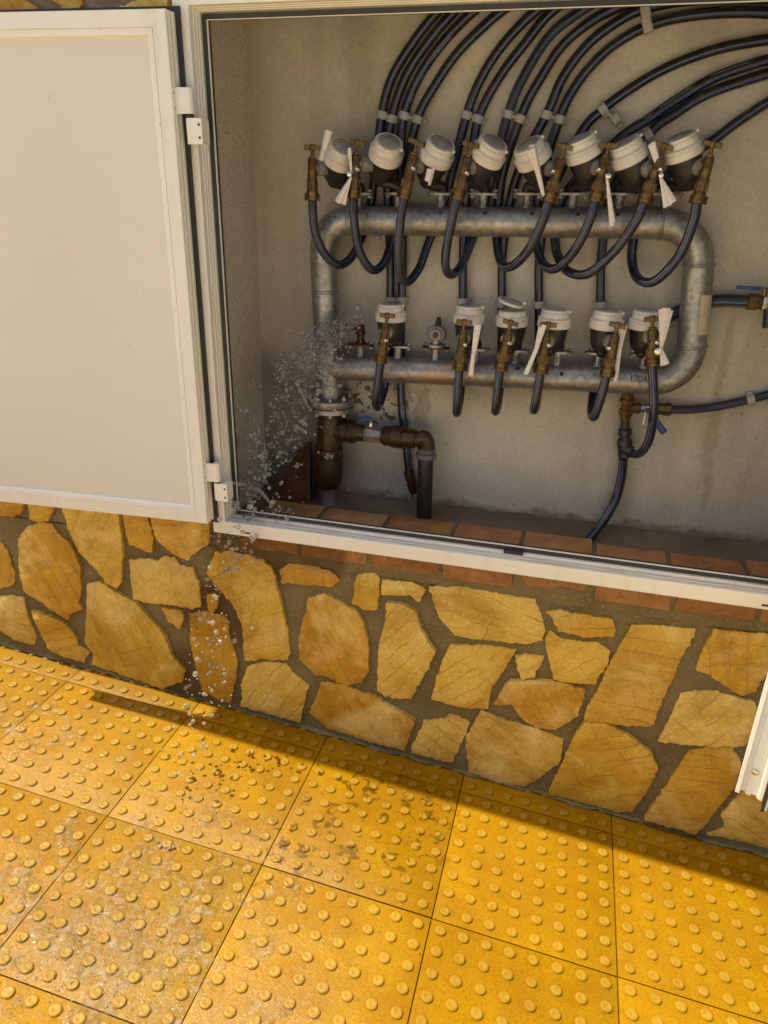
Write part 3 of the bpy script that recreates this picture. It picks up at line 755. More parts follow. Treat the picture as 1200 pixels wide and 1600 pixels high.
door1, DM1 = make_door('white panelled cabinet door folded open against the wall at the left', -.843, 1.503, -math.cos(th), -math.sin(th), -math.sin(th)*0+.0, 1.0, .655, -.771, .310)
# second door: swung well out toward the viewer at the right
dx, dy = -.32, -.947
FE = S(.296, .925, 0)
hx, hy = .296-dx*.655, .925-dy*.655
door2, DM2 = make_door('cream cabinet door at the right seen along its edge', hx, hy, dx, dy, .947, -.32, .655, -.785, .310)
# the free edge of that door: recessed channel, rivet and rubber seal
ch = MB()
for (a, b_, c_, e_) in ((.0,.006,.655,.662),(.030,.036,.655,.660)):
    vs = [DM2(u, dp, z) for z in (-.783, .308) for (u, dp) in ((c_, a), (e_, a), (e_, b_), (c_, b_))]
    ch.add(vs, [(0,1,2,3),(7,6,5,4),(0,1,5,4),(1,2,6,5),(2,3,7,6),(3,0,4,7)])
obj('edge_channel', ch, M_ALU, door2, bevel=.0007)
for zz in (-.742, -.2, .26):
    a = DM2(.655, .018, zz); obj('rivet', MB().lathe(a, (dx, dy, 0), [(.0048,0),(.0048,.0015),(.003,.0026)], 14), M_STEEL, door2, smooth=40)

def hinge(zt, zb, zt2, zb2):
    ax = S(-.8165, 1.522, 0)
    k = MB(); k.lathe((ax.x, ax.y, zb+1.45), (0,0,1), [(.0085,0),(.0092,.0008),(.0092,zt-zb-.0008),(.0085,zt-zb)], 16)
    k.box((ax.x-.042, ax.y-.0085, zb+1.45), (ax.x-.004, ax.y-.0040, zt+1.45)); k.box((ax.x-.040, ax.y-.004, zb+1.451), (ax.x-.024, ax.y+.010, zt+1.449))
    h = obj('hinge_leaf', k, M_ALU, door1, smooth=40, bevel=.0008)
    for f in (.2, .5, .8):
        z = zb+(zt-zb)*f+1.45
        obj('screw', MB().lathe((ax.x-.030, ax.y-.0085, z), (0,-1,0), [(.0026 if f != .5 else .0014, -.001), (.0026 if f != .5 else .0014, .0006)], 10), M_GASKET, door1)
    obj('bushing', MB().lathe((ax.x, ax.y, zb2+1.45+(zt2-zb2)), (0,0,1), [(.0075,0),(.0075,zb-zt2)], 14), M_GASKET, frame, smooth=40)
    k = MB(); k.lathe((ax.x, ax.y, zb2+1.45), (0,0,1), [(.0085,0),(.0092,.0008),(.0092,zt2-zb2-.0008),(.0085,zt2-zb2)], 16)
    k.box((ax.x+.004, ax.y-.0085, zb2+1.45), (ax.x+.028, ax.y-.0030, zt2+1.45)); k.box((ax.x+.010, ax.y-.003, zb2+1.451), (ax.x+.027, S(0,1.5478,0).y, zt2+1.449))
    h = obj('hinge_leaf', k, M_ALU, frame, smooth=40, bevel=.0008)
    for f in (.25, .75):
        z = zb2+(zt2-zb2)*f+1.45
        obj('screw', MB().lathe((ax.x+.022, ax.y-.0085, z), (0,-1,0), [(.0026, -.001), (.0026, .0006)], 10), M_GASKET, h)
hinge(.1800, .1335, .1260, .0785); hinge(-.6135, -.6600, -.6640, -.7090)

# ------------------------------------------------------------------ pipe manifold
YM = 1.87; RM = .0335
man = thing('pipe_manifold', 'galvanised pipe loop carrying two rows of meters in the niche', 'pipe manifold', P(515, 640, YM))
def arc(c, a, b, n=8):
    o = []
    for k in range(n+1):
        t = math.pi/2*k/n; o.append(c + a*math.cos(t) + b*math.sin(t))
    return o
TL, TR_, BR_, BL = P(503, 344, YM), P(1097, 350, YM), P(1076, 598, YM), P(512, 573, YM)
def corner(prev, c, nxt, r=.075):
    a = (prev-c).normalized(); b = (nxt-c).normalized(); o = []
    p0, p1 = c+a*r, c+b*r; cc = c+a*r+b*r
    for k in range(9):
        t = math.pi/2*k/8; o.append(cc - b*r*math.cos(t) - a*r*math.sin(t))
    return o
path = [BL + (TL-BL)*-.01] + corner(BL, TL, TR_) + corner(TL, TR_, BR_, .085) + corner(TR_, BR_, BL, .085) + [BL]
obj('pipe', MB().tube(path, RM, 24, smooth=False), M_GALV, man, smooth=50)
FLG = P(517, 628, YM)
obj('riser', MB().tube([BL + (TL-BL)*.02, BL, FLG + Vector((0,0,.008))], RM, 24, smooth=False), M_GALV, man, smooth=50)
def weld(p, d, r=RM): obj('weld_ring', MB().lathe(p, d, [(r+.0002,-.004),(r+.0022,-.002),(r+.0026,0),(r+.0022,.002),(r+.0002,.004)], 24, cap=False), M_GALV, man, smooth=60)
dX = (TR_-TL).normalized(); dR = (BR_-TR_).normalized()
weld(TL+dX*.076, dX); weld(TR_-dX*.086, dX); weld(TR_+dR*.086, dR); weld(BR_-dR*.086, dR); weld(P(508, 455, YM), (TL-BL).normalized())
# hanging lugs, sticker
obj('lug', MB().tube([P(582, 358, 1.86), P(586, 368, 1.85), P(592, 372, 1.85), P(594, 366, 1.855)], .0045, 8), M_GALV, man, smooth=50)
obj('lug', MB().box(P(1036, 367, 1.862)+Vector((0,0,-.010)), P(1043, 367, 1.87)+Vector((0,.005,.012))), M_GALV, man, bevel=.001)
c0 = P(1097, 492, 1.87); st = MB(); zz0, zz1 = P(1104, 459, 1.87).z, P(1092, 520, 1.87).z
for k in range(9):
    a = R(-78+8.5*k)
    for z in (zz0, zz1):
        ce = TR_ + (BR_-TR_)*((z-TR_.z)/(BR_.z-TR_.z)); st.v.append(Vector((ce.x+math.cos(a)*(RM+.0007), ce.y+math.sin(a-math.pi/2*0)*(RM+.0007)*1, z)))
for k in range(8): st.f.append((2*k, 2*k+1, 2*k+3, 2*k+2))
st.v = [Vector((v.x, v.y, v.z)) for v in st.v]
obj('sticker', st, M_LABEL, man, smooth=60)
# marker strokes
GLY = {'3': [[(0,1),(.8,1),(.4,.58),(.8,.4),(.7,.05),(0,0)]], 'A': [[(0,0),(.4,1),(.8,0)],[(.15,.4),(.65,.4)]], 'C': [[(.8,.9),(.3,1),(0,.5),(.3,0),(.8,.1)]],
       'B': [[(0,0),(0,1),(.6,.95),(.65,.6),(0,.5),(.7,.35),(.65,.03),(0,0)]], 'D': [[(0,0),(0,1),(.6,.85),(.75,.4),(.5,.05),(0,0)]], '1': [[(.2,.75),(.45,1),(.45,0)]],
       'N': [[(0,0),(0,1),(.7,0),(.7,1)]], 'O': [[(.4,0),(0,.5),(.4,1),(.8,.5),(.4,0)]], '#': [[(0,.2),(.9,.5),(.1,.6),(.9,.8),(.2,.35),(.8,.1),(.1,.9),(1,.55),(0,.45)]]}
def write(txt, c, h, parent, axis_c, rad, horiz, thick=.0011):
    """strokes wrapped on a round surface; horiz = True when the cylinder lies along x"""
    w = .72*h; x0 = -(len(txt)*w*1.15)/2
    for ch_ in txt:
        mb = MB()
        for stroke in GLY[ch_]:
            pts = []
            for i in range(len(stroke)-1):
                for k in range(3):
                    t = k/3; a = stroke[i]; b = stroke[i+1]; pts.append((a[0]+(b[0]-a[0])*t, a[1]+(b[1]-a[1])*t))
            pts.append(stroke[-1]); q = []
            for gx_, gy_ in pts:
                sx = x0+gx_*w; sy = (gy_-.5)*h
                if horiz:
                    a = sy/rad + c[1]; q.append(Vector((c[0]+sx, axis_c.y-math.cos(a)*rad, axis_c.z+math.sin(a)*rad + (c[0]+sx-axis_c.x)*dX.z/dX.x)))
                else:
                    a = sx/rad + c[1]; q.append(Vector((axis_c.x+math.sin(a)*rad, axis_c.y-math.cos(a)*rad, c[0]+sy)))
            mb.tube(q, thick, 5, smooth=False)
        obj('marker_stroke', mb, M_INK, parent); x0 += w*1.15
def on_pipe(px, A, B):
    p = P(px, 345 if A is TL else 585, YM); t = (p.x-A.x)/(B.x-A.x); return A+(B-A)*t
for px, ang in ((563, .62), (692, .62), (760, .62), (832, .60), (902, .60), (964, .62), (1033, .66)):
    c = on_pipe(px, TL, TR_); write('#' if px != 692 else 'O', (c.x, ang), .010 if px != 692 else .011, man, c, RM, True, .0019 if px != 692 else .001)
for px, ang, tx in ((604, .72, '#'), (742, .72, '#'), (810, .72, '#'), (878, .45, '#'), (934, .50, 'NO'), (998, .35, '13DA')):
    c = on_pipe(px, BL, BR_); write(tx, (c.x, ang), .011 if tx == '#' else .013, man, c, RM, True, .0019 if tx == '#' else .0009)

# stubs and bolted flange plates
def outlet(px, row, txt=None, missing=False, Yo=YM):
    A, B = (TL, TR_) if row else (BL, BR_)
    c = on_pipe(px, A, B); base = c + Vector((0,0,RM-.004)); ht = .024 if row else .026
    s = obj('stub', MB().lathe(base, (0,0,1), [(.013,0),(.0115,.004),(.0102,.007),(.0102,ht+.004)], 16), M_GALV, man, smooth=50)
    if txt: write(txt, (base.z+ht*.55, 0.0), .013, man, Vector((base.x, base.y, 0)), .0105, False, .0008)
    top = base + Vector((0,0,ht+.004)); pl = MB(); n = 20; ring = []
    for k in range(n):
        a = 2*math.pi*k/n; ring.append(Vector((math.copysign(abs(math.cos(a))**1.0, math.cos(a))*.036, math.sin(a)*.019, 0)))
    pl.add([top+v for v in ring]+[top+v+Vector((0,0,.006)) for v in ring], [tuple(range(n))[::-1], tuple(range(n, 2*n))]+[(k, (k+1) % n, n+(k+1) % n, n+k) for k in range(n)])
    f = obj('flange_plate', pl, M_GALV if not missing else M_RUST, s, bevel=.0008)
    for sx in (-1, 1):
        b = MB().lathe(top+Vector((sx*.027,0,-.006)), (0,0,1), [(.0055,0),(.0055,.005),(.003,.0055),(.003,.014),(.0058,.0145),(.0058,.019),(.0035,.0195)], 6)
        obj('bolt', b, M_GALV, s)
    return top + Vector((0,0,.006))
UP = {}; LO = {}
for k, (px, t) in enumerate(((560,None),(622,None),(687.5,None),(753,'AC'),(821,'3C'),(891.6,None),(963.6,'3A'),(1035,None))): UP[k] = outlet(px, True, t)
for k, (px, t, ms) in enumerate(((563,None,True),(621,None,False),(679,None,True),(741,None,False),(803,'3D',False),(868,'3',False),(932,'1B',False),(1003,None,False))): LO[k] = outlet(px, False, t, ms)

# ------------------------------------------------------------------ water meters
def meter(label, group, top, ax, base, lid_open=False, s=1.0):
    ax = Vector(ax).normalized()
    t = thing('water_meter', label, 'water meter', base, group)
    bl = .088*s; o = top-ax*bl
    obj('body', MB().lathe(o, ax, [(.014*s,-.004),(.022*s,.0),(.0275*s,.006),(.031*s,.018),(.034*s,.035),(.0365*s,.052*s)], 28), M_BLACK, t, smooth=50)
    obj('cap_ring', MB().lathe(o, ax, [(.0385*s,.051*s),(.0405*s,.053*s),(.0405*s,.066*s),(.039*s,.0675*s),(.039*s,.069*s),(.0405*s,.0705*s),(.0405*s,.0735*s),(.036*s,.0755*s),(.0345*s,.077*s),(.0345*s,.086*s),(.0325*s,.088*s)], 32), M_CAPW, t, smooth=35)
    e = ax.cross(Vector((0,1,0)));
    e = e.normalized() if e.length > .01 else Vector((1,0,0))
    if lid_open:
        la = (ax + Vector((.30,-.05,0))).normalized(); lo = o+ax*.088*s + ax*.012 + Vector((-.006,0,.004))
        obj('dial', MB().lathe(o, ax, [(.029*s,.0885*s),(.029*s,.0893*s)], 24), M_LID, t, smooth=40)
    else: la = ax; lo = o+ax*.0882*s
    lid = obj('lid', MB().lathe(lo, la, [(.0325*s,0),(.0335*s,.002),(.0325*s,.0055),(.028*s,.0068),(.026*s,.0062)], 28), M_CAPW, t, smooth=40)
    obj('lid_window', MB().lathe(lo+la*.0063, la, [(.0262*s,0),(.0250*s,.0008)], 26), M_LID, lid, smooth=40)
    sd_ax = e if e.x > 0 else -e
    hp = lo+sd_ax*.034*s+la*.002
    obj('lid_catch', MB().lathe(hp-Vector((0,.006,0)), (0,1,0), [(.0035,0),(.0035,.012)], 10), M_CAPW, lid, smooth=40)
    # neck from the body down to the flange
    obj('neck', MB().tube([o+ax*.004, o-ax*.008, base+Vector((0,0,.012)), base], .0125, 12), M_BLACK, t, smooth=50)
    return t, o
UM = [((533,242),(.42,-.50,.74),'first'),((604.5,236),(.36,-.50,.76),'second'),((684,238),(.42,-.42,.78),'third'),((764.6,237),(.46,-.36,.78),'fourth'),
      ((831,241),(-.44,-.40,.78),'fifth'),((910,233),(-.38,-.26,.86),'sixth'),((981,239),(-.44,-.26,.84),'seventh'),((1066,231),(-.38,-.22,.88),'eighth')]
MC = {}
ULAB = ['tilted white capped meter in the upper row nearest the left wall', 'tilted white capped meter second from the left in the upper row', 'tilted white capped meter third from the left in the upper row', 'white capped meter fourth from left in the upper row, last leaning right',
        'white capped meter fifth from left in the upper row, first leaning left', 'white capped meter sixth from the left in the upper row', 'white capped meter second from the right in the upper row', 'white capped meter rightmost in the upper row']
for k, ((x, y), ax, w_) in enumerate(UM):
    a = Vector(ax).normalized(); c = P(x, y, 1.815) + a*.018
    MC[k] = meter(ULAB[k], 'upper row of water meters', c, ax, UP[k])[1] + a*.03
LM = [(1,610.7,478,False),(3,734,481,False),(4,801,485,True),(5,868,487,False),(6,950.5,489,False),(7,1012,489,False)]
LLAB = {1:'upright white capped meter leftmost in the lower row', 3:'upright white capped meter right of the capped outlet in the lower row', 4:'lower row meter with its white lid standing half open', 5:'lower row white capped meter just right of the open lidded one', 6:'upright white capped meter second from the right in the lower row', 7:'upright white capped meter rightmost in the lower row, beside the elbow'}
for k, x, y, op in LM:
    c = P(x, y, 1.85); a = Vector((random.uniform(-.03,.03), -.03, 1)).normalized()
    b = LO[k]
    MC[k+10] = meter(LLAB[k], 'lower row of water meters', c, a, b, op, .98)[1] + a*.03

# ------------------------------------------------------------------ brass stop valves
def valve(label, group, hx_, hy_, bx, by, target, Yv, screw=(1, .5), steel=True):
    b = P(bx, by, Yv); t = P(hx_, hy_, Yv-.004); ax = (t-b).normalized(); L = (t-b).length
    v = thing('stop_valve', label, 'valve', b, group)
    obj('body', MB().lathe(b, ax, [(.0125,.17*L),(.0130,.19*L),(.0118,.21*L),(.0118,.36*L),(.0128,.37*L),(.0128,.40*L),(.0112,.42*L),(.0108,.56*L),(.0116,.57*L),(.0116,.60*L),(.0108,.61*L),(.0112,.76*L),(.0100,.775*L),(.0085,.785*L),(.0085,.82*L),(.0050,.825*L)], 20), M_BRASS, v, smooth=40)
    nut = obj('union_nut', MB().lathe(b, ax, [(.0135,0),(.0155,.01*L),(.0155,.07*L),(.0140,.075*L),(.0142,.165*L),(.0125,.172*L)], 16), M_BRASS, v, smooth=30)
    rb2 = MB(); t1 = ax.cross(Vector((0,1,0))).normalized(); t2 = ax.cross(t1)
    for k in range(8):
        a = 2*math.pi*k/8; o = b+(t1*math.cos(a)+t2*math.sin(a))*.0124
        rb2.lathe(o, ax, [(.0020,.205*L),(.0020,.355*L)], 5)
    obj('rib', rb2, M_BRASS, v)
    er = MB()
    for sgn in (-1, 1): obj('nut_ear', MB().lathe(b+t1*sgn*.0165+ax*.005, ax, [(.0028,-.006),(.0028,.010)], 6), M_BRASS, nut)
    obj('stem', MB().lathe(b, ax, [(.0042,.81*L),(.0036,.95*L)], 10), M_BRASS, v, smooth=40)
    hd = MB(); tilt = random.uniform(-.12, .12); hx2 = (Vector((1,0,0)) - ax*ax.x).normalized(); hx2 = (hx2+ax*tilt).normalized(); hy2 = ax.cross(hx2)
    MM = Matrix((hx2, hy2, ax)).transposed().to_4x4(); MM.translation = b+ax*L
    hd.box((-.0190,-.0045,-.0055),(-.004,.0045,.0045), MM); hd.box((.004,-.0045,-.0055),(.0190,.0045,.0045), MM); hd.lathe(MM @ Vector((0,0,-.008)), ax, [(.0058,0),(.0064,.003),(.0064,.013),(.005,.0145)], 12)
    obj('handle', hd, M_BRASS, v, bevel=.0012, smooth=40)
    # coupling back to the meter
    mid = b+ax*.62*L; tg = target; d = (tg-mid); dl = d.length
    if dl > .02:
        obj('coupling', MB().lathe(mid, d, [(.0095,.004),(.0095,.010),(.0165,.012),(.0170,.014),(.0170,.026),(.0150,.028),(.0150,min(.038, dl*.8)),(.011,dl*.85)], 18), M_SLEEVE, v, smooth=40)
    sx, f = screw
    p = b+ax*f*L+t1*sx*.0095+Vector((0,-.008,0))
    if steel: obj('seal_screw', MB().lathe(p, Vector((sx*.3,-1,.1)), [(.0050,-.002),(.0052,.003),(.0040,.0042),(.0022,.0030)], 14), M_STEEL, v, smooth=40)
    wr = MB().tube([p, p+Vector((sx*.02,.01,.002)), tg+Vector((0,-.03,.004))], .0005, 5); obj('seal_wire', wr, M_STEEL, v)
    return b, ax
UV = [(488,230,488,313,1,.5,False),(558,222,552,309,-1,.52,True),(651,222,631,310,-1,.55,True),(736,226,714,312,-1,.5,True),(882,228,857,315,1,.52,True),(951,227,930,315,1,.55,True),(1038,228,1006,317,-1,.6,True),(1114,225,1089,318,1,.5,False)]
VLAB = ['upright brass stop valve nearest the left wall in the upper row', 'brass stop valve with a paper fan tied to it, second in the upper row', 'third brass stop valve from the left in the upper row', 'fourth brass stop valve from the left in the upper row', 'fifth brass stop valve from the left in the upper row', 'sixth brass stop valve from the left in the upper row', 'second brass stop valve from the right in the upper row', 'rightmost leaning brass stop valve in the upper row']
for k, (hx_, hy_, bx, by, sx, f, stl) in enumerate(UV): valve(VLAB[k], 'upper row of brass valves', hx_, hy_, bx, by, MC[k], 1.79, (sx, f), stl)
LV = [(1,605,493,594.6,566,-1,.5),(3,725.4,503,718,578,-1,.55),(4,798,504,781.7,578,-1,.6),(5,857,507,845,583,-1,.6),(6,965,508,947.5,587,1,.55),(7,1020,498,1019,571,-1,.5)]
WLAB = {1:'brass stop valve on the leftmost meter of the lower row', 3:'brass stop valve with a rolled paper at its right, lower row', 4:'brass stop valve below the half open meter lid', 5:'brass stop valve with a rolled paper at its left, lower row', 6:'second brass stop valve from the right in the lower row', 7:'dull brass stop valve rightmost in the lower row'}
for k, hx_, hy_, bx, by, sx, f in LV: valve(WLAB[k], 'lower row of brass valves', hx_, hy_, bx, by, MC[k+10], 1.785, (sx, f))

# ------------------------------------------------------------------ hoses
RH = .0108
HB = 1.9165
def hose(label, pts, group='black water hoses', r=RH, name='water_hose'):
    o = obj(name, MB().tube([P(*p) for p in pts], r, 14, 7, uv=True), M_HOSE, smooth=60)
    return tag(o, label, 'hose', group)
B1, B2 = HB, HB-.0
def loop(px): return px
F = 1.79
hose('hose looping from the leftmost upper valve to the outermost arc', [(488,311,F),(489,335,F),(493,365,F+.005),(508,398,F+.02),(529,414,F+.045),(549,402,F+.08),(565,370,HB-.01),(577,330,HB),(586,270,HB),(597,176,HB),(613,120,HB),(645,67,HB),(684,18,HB),(735,-25,HB),(800,-55,HB)])
hose('straight hose rising behind the leftmost lower meter into the second arc', [(594.6,565,1.785),(591,595,1.785),(588,620,1.79),(588,634,1.81),(592,634,1.85),(600,610,HB-.01),(606,570,HB),(609,500,HB),(610,420,HB),(607,330,HB),(604,250,HB),(613,181,HB),(634,120,HB),(668,67,HB),(711,17,HB),(765,-25,HB),(830,-55,HB)])
hose('hose running down behind the manifold toward the lower left drain', [(640,748,HB),(634,690,HB),(628,640,HB),(626,590,HB),(627,500,HB),(629,420,HB),(628,330,HB),(625,250,HB),(632,178,HB),(655,120,HB),(694,64,HB),(745,13,HB),(800,-25,HB),(860,-50,HB)])
hose('hose looping from the second upper valve up to the fourth arc', [(552,308,F),(553,340,F),(560,388,F+.015),(580,421,F+.04),(599,412,F+.075),(612,378,HB-.012),(622,335,HB-.006),(636,260,HB),(652,186,HB),(680,133,HB),(713,85,HB),(752,45,HB),(791,12,HB),(850,-22,HB),(920,-45,HB)])
hose('hose with a tall narrow loop under the third upper valve', [(631,309,F),(626,345,F),(622,395,F+.01),(626,431,F+.025),(638,440,F+.045),(655,419,F+.085),(670,378,HB-.012),(690,330,HB),(710,255,HB),(730,176,HB),(753,120,HB),(788,67,HB),(838,16,HB),(890,-18,HB),(960,-40,HB)])
hose('straight hose rising behind the meter right of the capped outlet', [(718,577,1.785),(716,600,1.785),(714,632,1.79),(714,645,1.81),(716,640,1.85),(720,610,HB-.01),(722,570,HB),(723,470,HB),(724,380,HB),(730,300,HB),(738,235,HB),(750,178,HB),(781,120,HB),(817,72,HB),(862,18,HB),(920,-16,HB),(990,-36,HB)])
hose('hose with a narrow tilted loop under the fourth upper valve', [(714,311,F),(706,345,F),(698,385,F+.01),(696,415,F+.02),(704,429,F+.045),(720,416,F+.085),(738,375,HB-.012),(752,335,HB),(770,270,HB),(795,175,HB),(818,120,HB),(857,58,HB),(900,22,HB),(945,-4,HB),(1020,-28,HB),(1120,-38,HB)])
hose('hose sagging left from the fifth upper valve', [(857,314,F),(846,350,F),(826,390,F+.015),(802,415,F+.04),(785,413,F+.075),(777,385,HB-.012),(777,340,HB),(786,270,HB),(817,175,HB),(848,117,HB),(878,72,HB),(920,36,HB),(972,8,HB),(1040,-12,HB),(1130,-18,HB),(1230,-18,HB)])
hose('straight hose rising behind the meter with the open lid', [(781.7,577,1.785),(778,600,1.785),(775,630,1.79),(774,643,1.81),(777,636,1.85),(781,606,HB-.01),(783,570,HB),(784,470,HB),(785,400,HB),(796,320,HB),(815,255,HB),(855,177,HB),(880,120,HB),(919,69,HB),(966,33,HB),(1005,14,HB),(1060,2,HB),(1130,-3,HB),(1230,-3,HB)])
hose('hose sagging left from the sixth upper valve', [(930,314,F),(921,345,F),(900,388,F+.015),(872,418,F+.04),(852,416,F+.07),(841,395,HB-.014),(838,360,HB),(843,290,HB),(874,186,HB),(901,132,HB),(939,87,HB),(976,59,HB),(1012,41,HB),(1052,29,HB),(1110,21,HB),(1170,19,HB),(1230,22,HB)])
hose('straight hose rising to the single clipped arc at the upper right', [(845,582,1.785),(841,605,1.785),(836,630,1.79),(834,641,1.81),(837,636,1.85),(841,606,HB-.01),(842,570,HB),(842,470,HB),(843,400,HB),(858,310,HB),(908,208,HB),(940,173,HB),(973,147,HB),(1026,114,HB),(1080,90,HB),(1140,72,HB),(1230,57,HB)])
hose('hose with a long diagonal sag from the seventh upper valve', [(1006,316,F),(994,345,F),(962,390,F+.01),(920,427,F+.03),(888,424,F+.065),(871,398,HB-.014),(868,362,HB),(885,300,HB),(966,218,HB),(1010,188,HB),(1066,150,HB),(1126,117,HB),(1230,84,HB)])
hose('straight hose rising behind the second meter from the right, lower row', [(947.5,586,1.785),(942,610,1.785),(933,640,1.79),(927,652,1.81),(924,640,1.85),(928,606,HB-.01),(934,570,HB),(938,470,HB),(940,400,HB),(955,300,HB),(1014,210,HB),(1056,177,HB),(1112,144,HB),(1230,105,HB)])
hose('hose with a wide loop under the rightmost upper valve', [(1089,317,F),(1084,345,F),(1062,398,F+.012),(1025,438,F+.035),(999,437,F+.065),(988,412,HB-.018),(991,370,HB-.004),(1010,310,HB),(1070,250,HB),(1119,216,HB),(1156,188,HB),(1230,140,HB)])
hose('hose dropping from the rightmost lower valve to the black tee', [(1019,570,1.785),(1021,605,1.785),(1021,645,1.79),(1014,688,1.82),(998,709,1.86),(978,706,1.90)])
hose('hose curving down from the black tee to the niche floor', [(974,716,1.905),(971,745,1.912),(961,782,1.905),(941,817,1.868),(919,844,1.826),(906,858,1.808)], r=.0118)
hose('hose running right from the blue levered valve at the manifold foot', [(1040,639,1.895),(1075,640,1.905),(1115,636,HB),(1160,627,HB),(1240,606,HB)])
hose('short thick hose from behind the right riser to the wall valve', [(1018,508,1.908),(1050,492,HB),(1080,478,HB),(1120,470,HB-.01),(1170,471,HB-.02)], r=.0145)

# ------------------------------------------------------------------ hose clips
def clip(label, pts, lone=False, rc=.0132):
    """pts: [(px, py, dx, dy)] hose centres with hose direction in pixels"""
    c = P(pts[0][0], pts[0][1], HB)
    t = thing('hose_clip', label, 'clip', Vector((c.x, .34, c.z-.01)), 'grey plastic hose clips')
    prev = None
    for (x, y, dx_, dy_) in pts:
        p = P(x, y, HB); q = P(x+dx_, y+dy_, HB); d = (q-p).normalized()
        obj('saddle', MB().lathe(p, d, [(rc-.0012,-.0085),(rc,-.0080),(rc,.0080),(rc-.0012,.0085)], 18), M_CLIP, t, smooth=40)
        sd4 = d.cross(Vector((0,1,0))).normalized()
        MM = Matrix((sd4, Vector((0,1,0)), d)).transposed().to_4x4(); MM.translation = p
        lg = MB().box((-.0185,.0045,-.0065),(-.009,.0135,.0065), MM); lg.box((.009,.0045,-.0065),(.0185,.0135,.0065), MM)
        obj('foot', lg, M_CLIP, t, bevel=.001)
        if prev is not None:
            b = MB().tube([prev+Vector((0,-.004,0)), p+Vector((0,-.004,0))], .0035, 6, smooth=False); obj('link', b, M_CLIP, t)
        prev = p
up = (15, -45)
clip('pair of grey clips on the two leftmost hose arcs', [(597,180,9,-45),(613,186,9,-45)]); clip('pair of grey clips on the third and fourth hose arcs', [(632,181,10,-45),(653,187,14,-45)])
clip('pair of grey clips above the fourth upper meter', [(729,180,14,-45),(747,186,16,-45)]); clip('pair of grey clips between the fourth and fifth upper meters', [(794,179,14,-45),(813,186,16,-45)])
clip('pair of grey clips above the fifth upper meter', [(854,180,15,-45),(875,187,16,-45)]); clip('grey clip with an empty neighbour above the sixth upper meter', [(942,171,33,-28),(962,187,33,-28)])
clip('single grey clip hidden behind the second meter from the right', [(1013,211,35,-28)])
clip('pair of grey clips above the leftmost lower meter', [(610,469,0,-20),(627,469,0,-20)]); clip('grey clip on the vertical hose right of the capped outlet', [(723,471,0,-20)])
clip('grey clip on the vertical hose above the open lid', [(784,475,0,-20)]); clip('grey clip above the lower meter right of the open lid', [(842,476,0,-20)]); clip('grey clip above the second lower meter from the right', [(939,477,0,-20)])
clip('grey clip on the hose running out to the right', [(1173,625,40,-9)]); clip('pale grey clip on the hose bending to the floor', [(956,790,-14,30)])
cl = thing('hose_strap', 'long grey strap holding the bundle of arcs at the top right', 'strap', P(1012, 48, 1.90))
for (y0, y1) in ((-20, 8), (7, 27), (26, 50)):
    a = P(1006+y0*.12, y0, 1.895); b = P(1007+y1*.14, y1, 1.895); d = (b-a); MM = Matrix((d.normalized().cross(Vector((0,1,0))), Vector((0,1,0)), d.normalized())).transposed().to_4x4(); MM.translation = a
    obj('strap_link', MB().box((-.0095,-.003,0),(.0095,.030,d.length), MM), M_CLIP, cl, bevel=.003)

# ------------------------------------------------------------------ paper tags
def roll(parent, a, b, r0, r1, turns=1.7, seed=0):
    mb = MB(); n = 26; nl = 6; ax = (b-a).normalized(); t1 = ax.cross(Vector((0,1,0))).normalized(); t2 = ax.cross(t1); a0 = seed
    for j in range(nl+1):
        f = j/nl
        for k in range(n+1):
            t = k/n; an = a0+turns*2*math.pi*t; r = (r0+(r1-r0)*f)*(1-.30*t)*(1+.08*math.sin(3*an+seed))
            ed = .004*math.sin(5*t+seed)*(1 if j == nl else (-1 if j == 0 else 0))
            mb.v.append(a+ax*((b-a).length*f+ed)+(t1*math.cos(an)+t2*math.sin(an)*.75)*r)
    for j in range(nl):
        for k in range(n): mb.f.append((j*(n+1)+k, j*(n+1)+k+1, (j+1)*(n+1)+k+1, (j+1)*(n+1)+k))
    return obj('rolled_sheet', mb, M_PAPER, parent, smooth=60, recalc=False)
def fan(parent, apex, ends, w0, w1):
    for e in ends:
        d = e-apex; sd5 = d.cross(Vector((0,1,0))).normalized(); mb = MB(); n = 6
        for j in range(n+1):
            f = j/n; c = apex+d*f+Vector((0,-.004*math.sin(f*3),0)); w_ = w0+(w1-w0)*f
            mb.v += [c-sd5*w_, c+Vector((0,-w_*.55,0)), c+sd5*w_]
        for j in range(n):
            for k in range(2): mb.f.append((j*3+k, j*3+k+1, (j+1)*3+k+1, (j+1)*3+k))
        obj('folded_sheet', mb, M_PAPER, parent, smooth=40, recalc=False)
def paper(label, Y=1.772): return thing('paper_tag', label, 'paper tag', P(600, 300, Y), 'rolled paper tags')
YP = 1.772
t = paper('rolled paper stuck up behind the leftmost upper meter'); roll(t, P(501,252,1.80), P(514,206,1.79), .005, .0095, 1.6, .4)
t = paper('paper fan spread below the second upper valve'); roll(t, P(549,268,YP), P(546,234,YP), .003, .0055, 1.5, 1); fan(t, P(549,276,YP), [P(527,316,YP), P(536,319,YP)], .002, .007)
obj('seal_disc', MB().lathe(P(546,272,YP-.004), (0,-1,0), [(.006,0),(.006,.003),(.004,.004)], 14), M_STEEL, t, smooth=40)
t = paper('small curled paper scrap beside the third upper valve'); roll(t, P(668,286,YP), P(674,262,YP), .0095, .0100, 1.4, 2)
t = paper('long folded paper hanging across the fifth upper meter'); roll(t, P(849,305,YP), P(831,229,YP-.03), .0045, .0085, 1.6, 3); fan(t, P(846,290,YP), [P(828,236,YP-.032)], .002, .005)
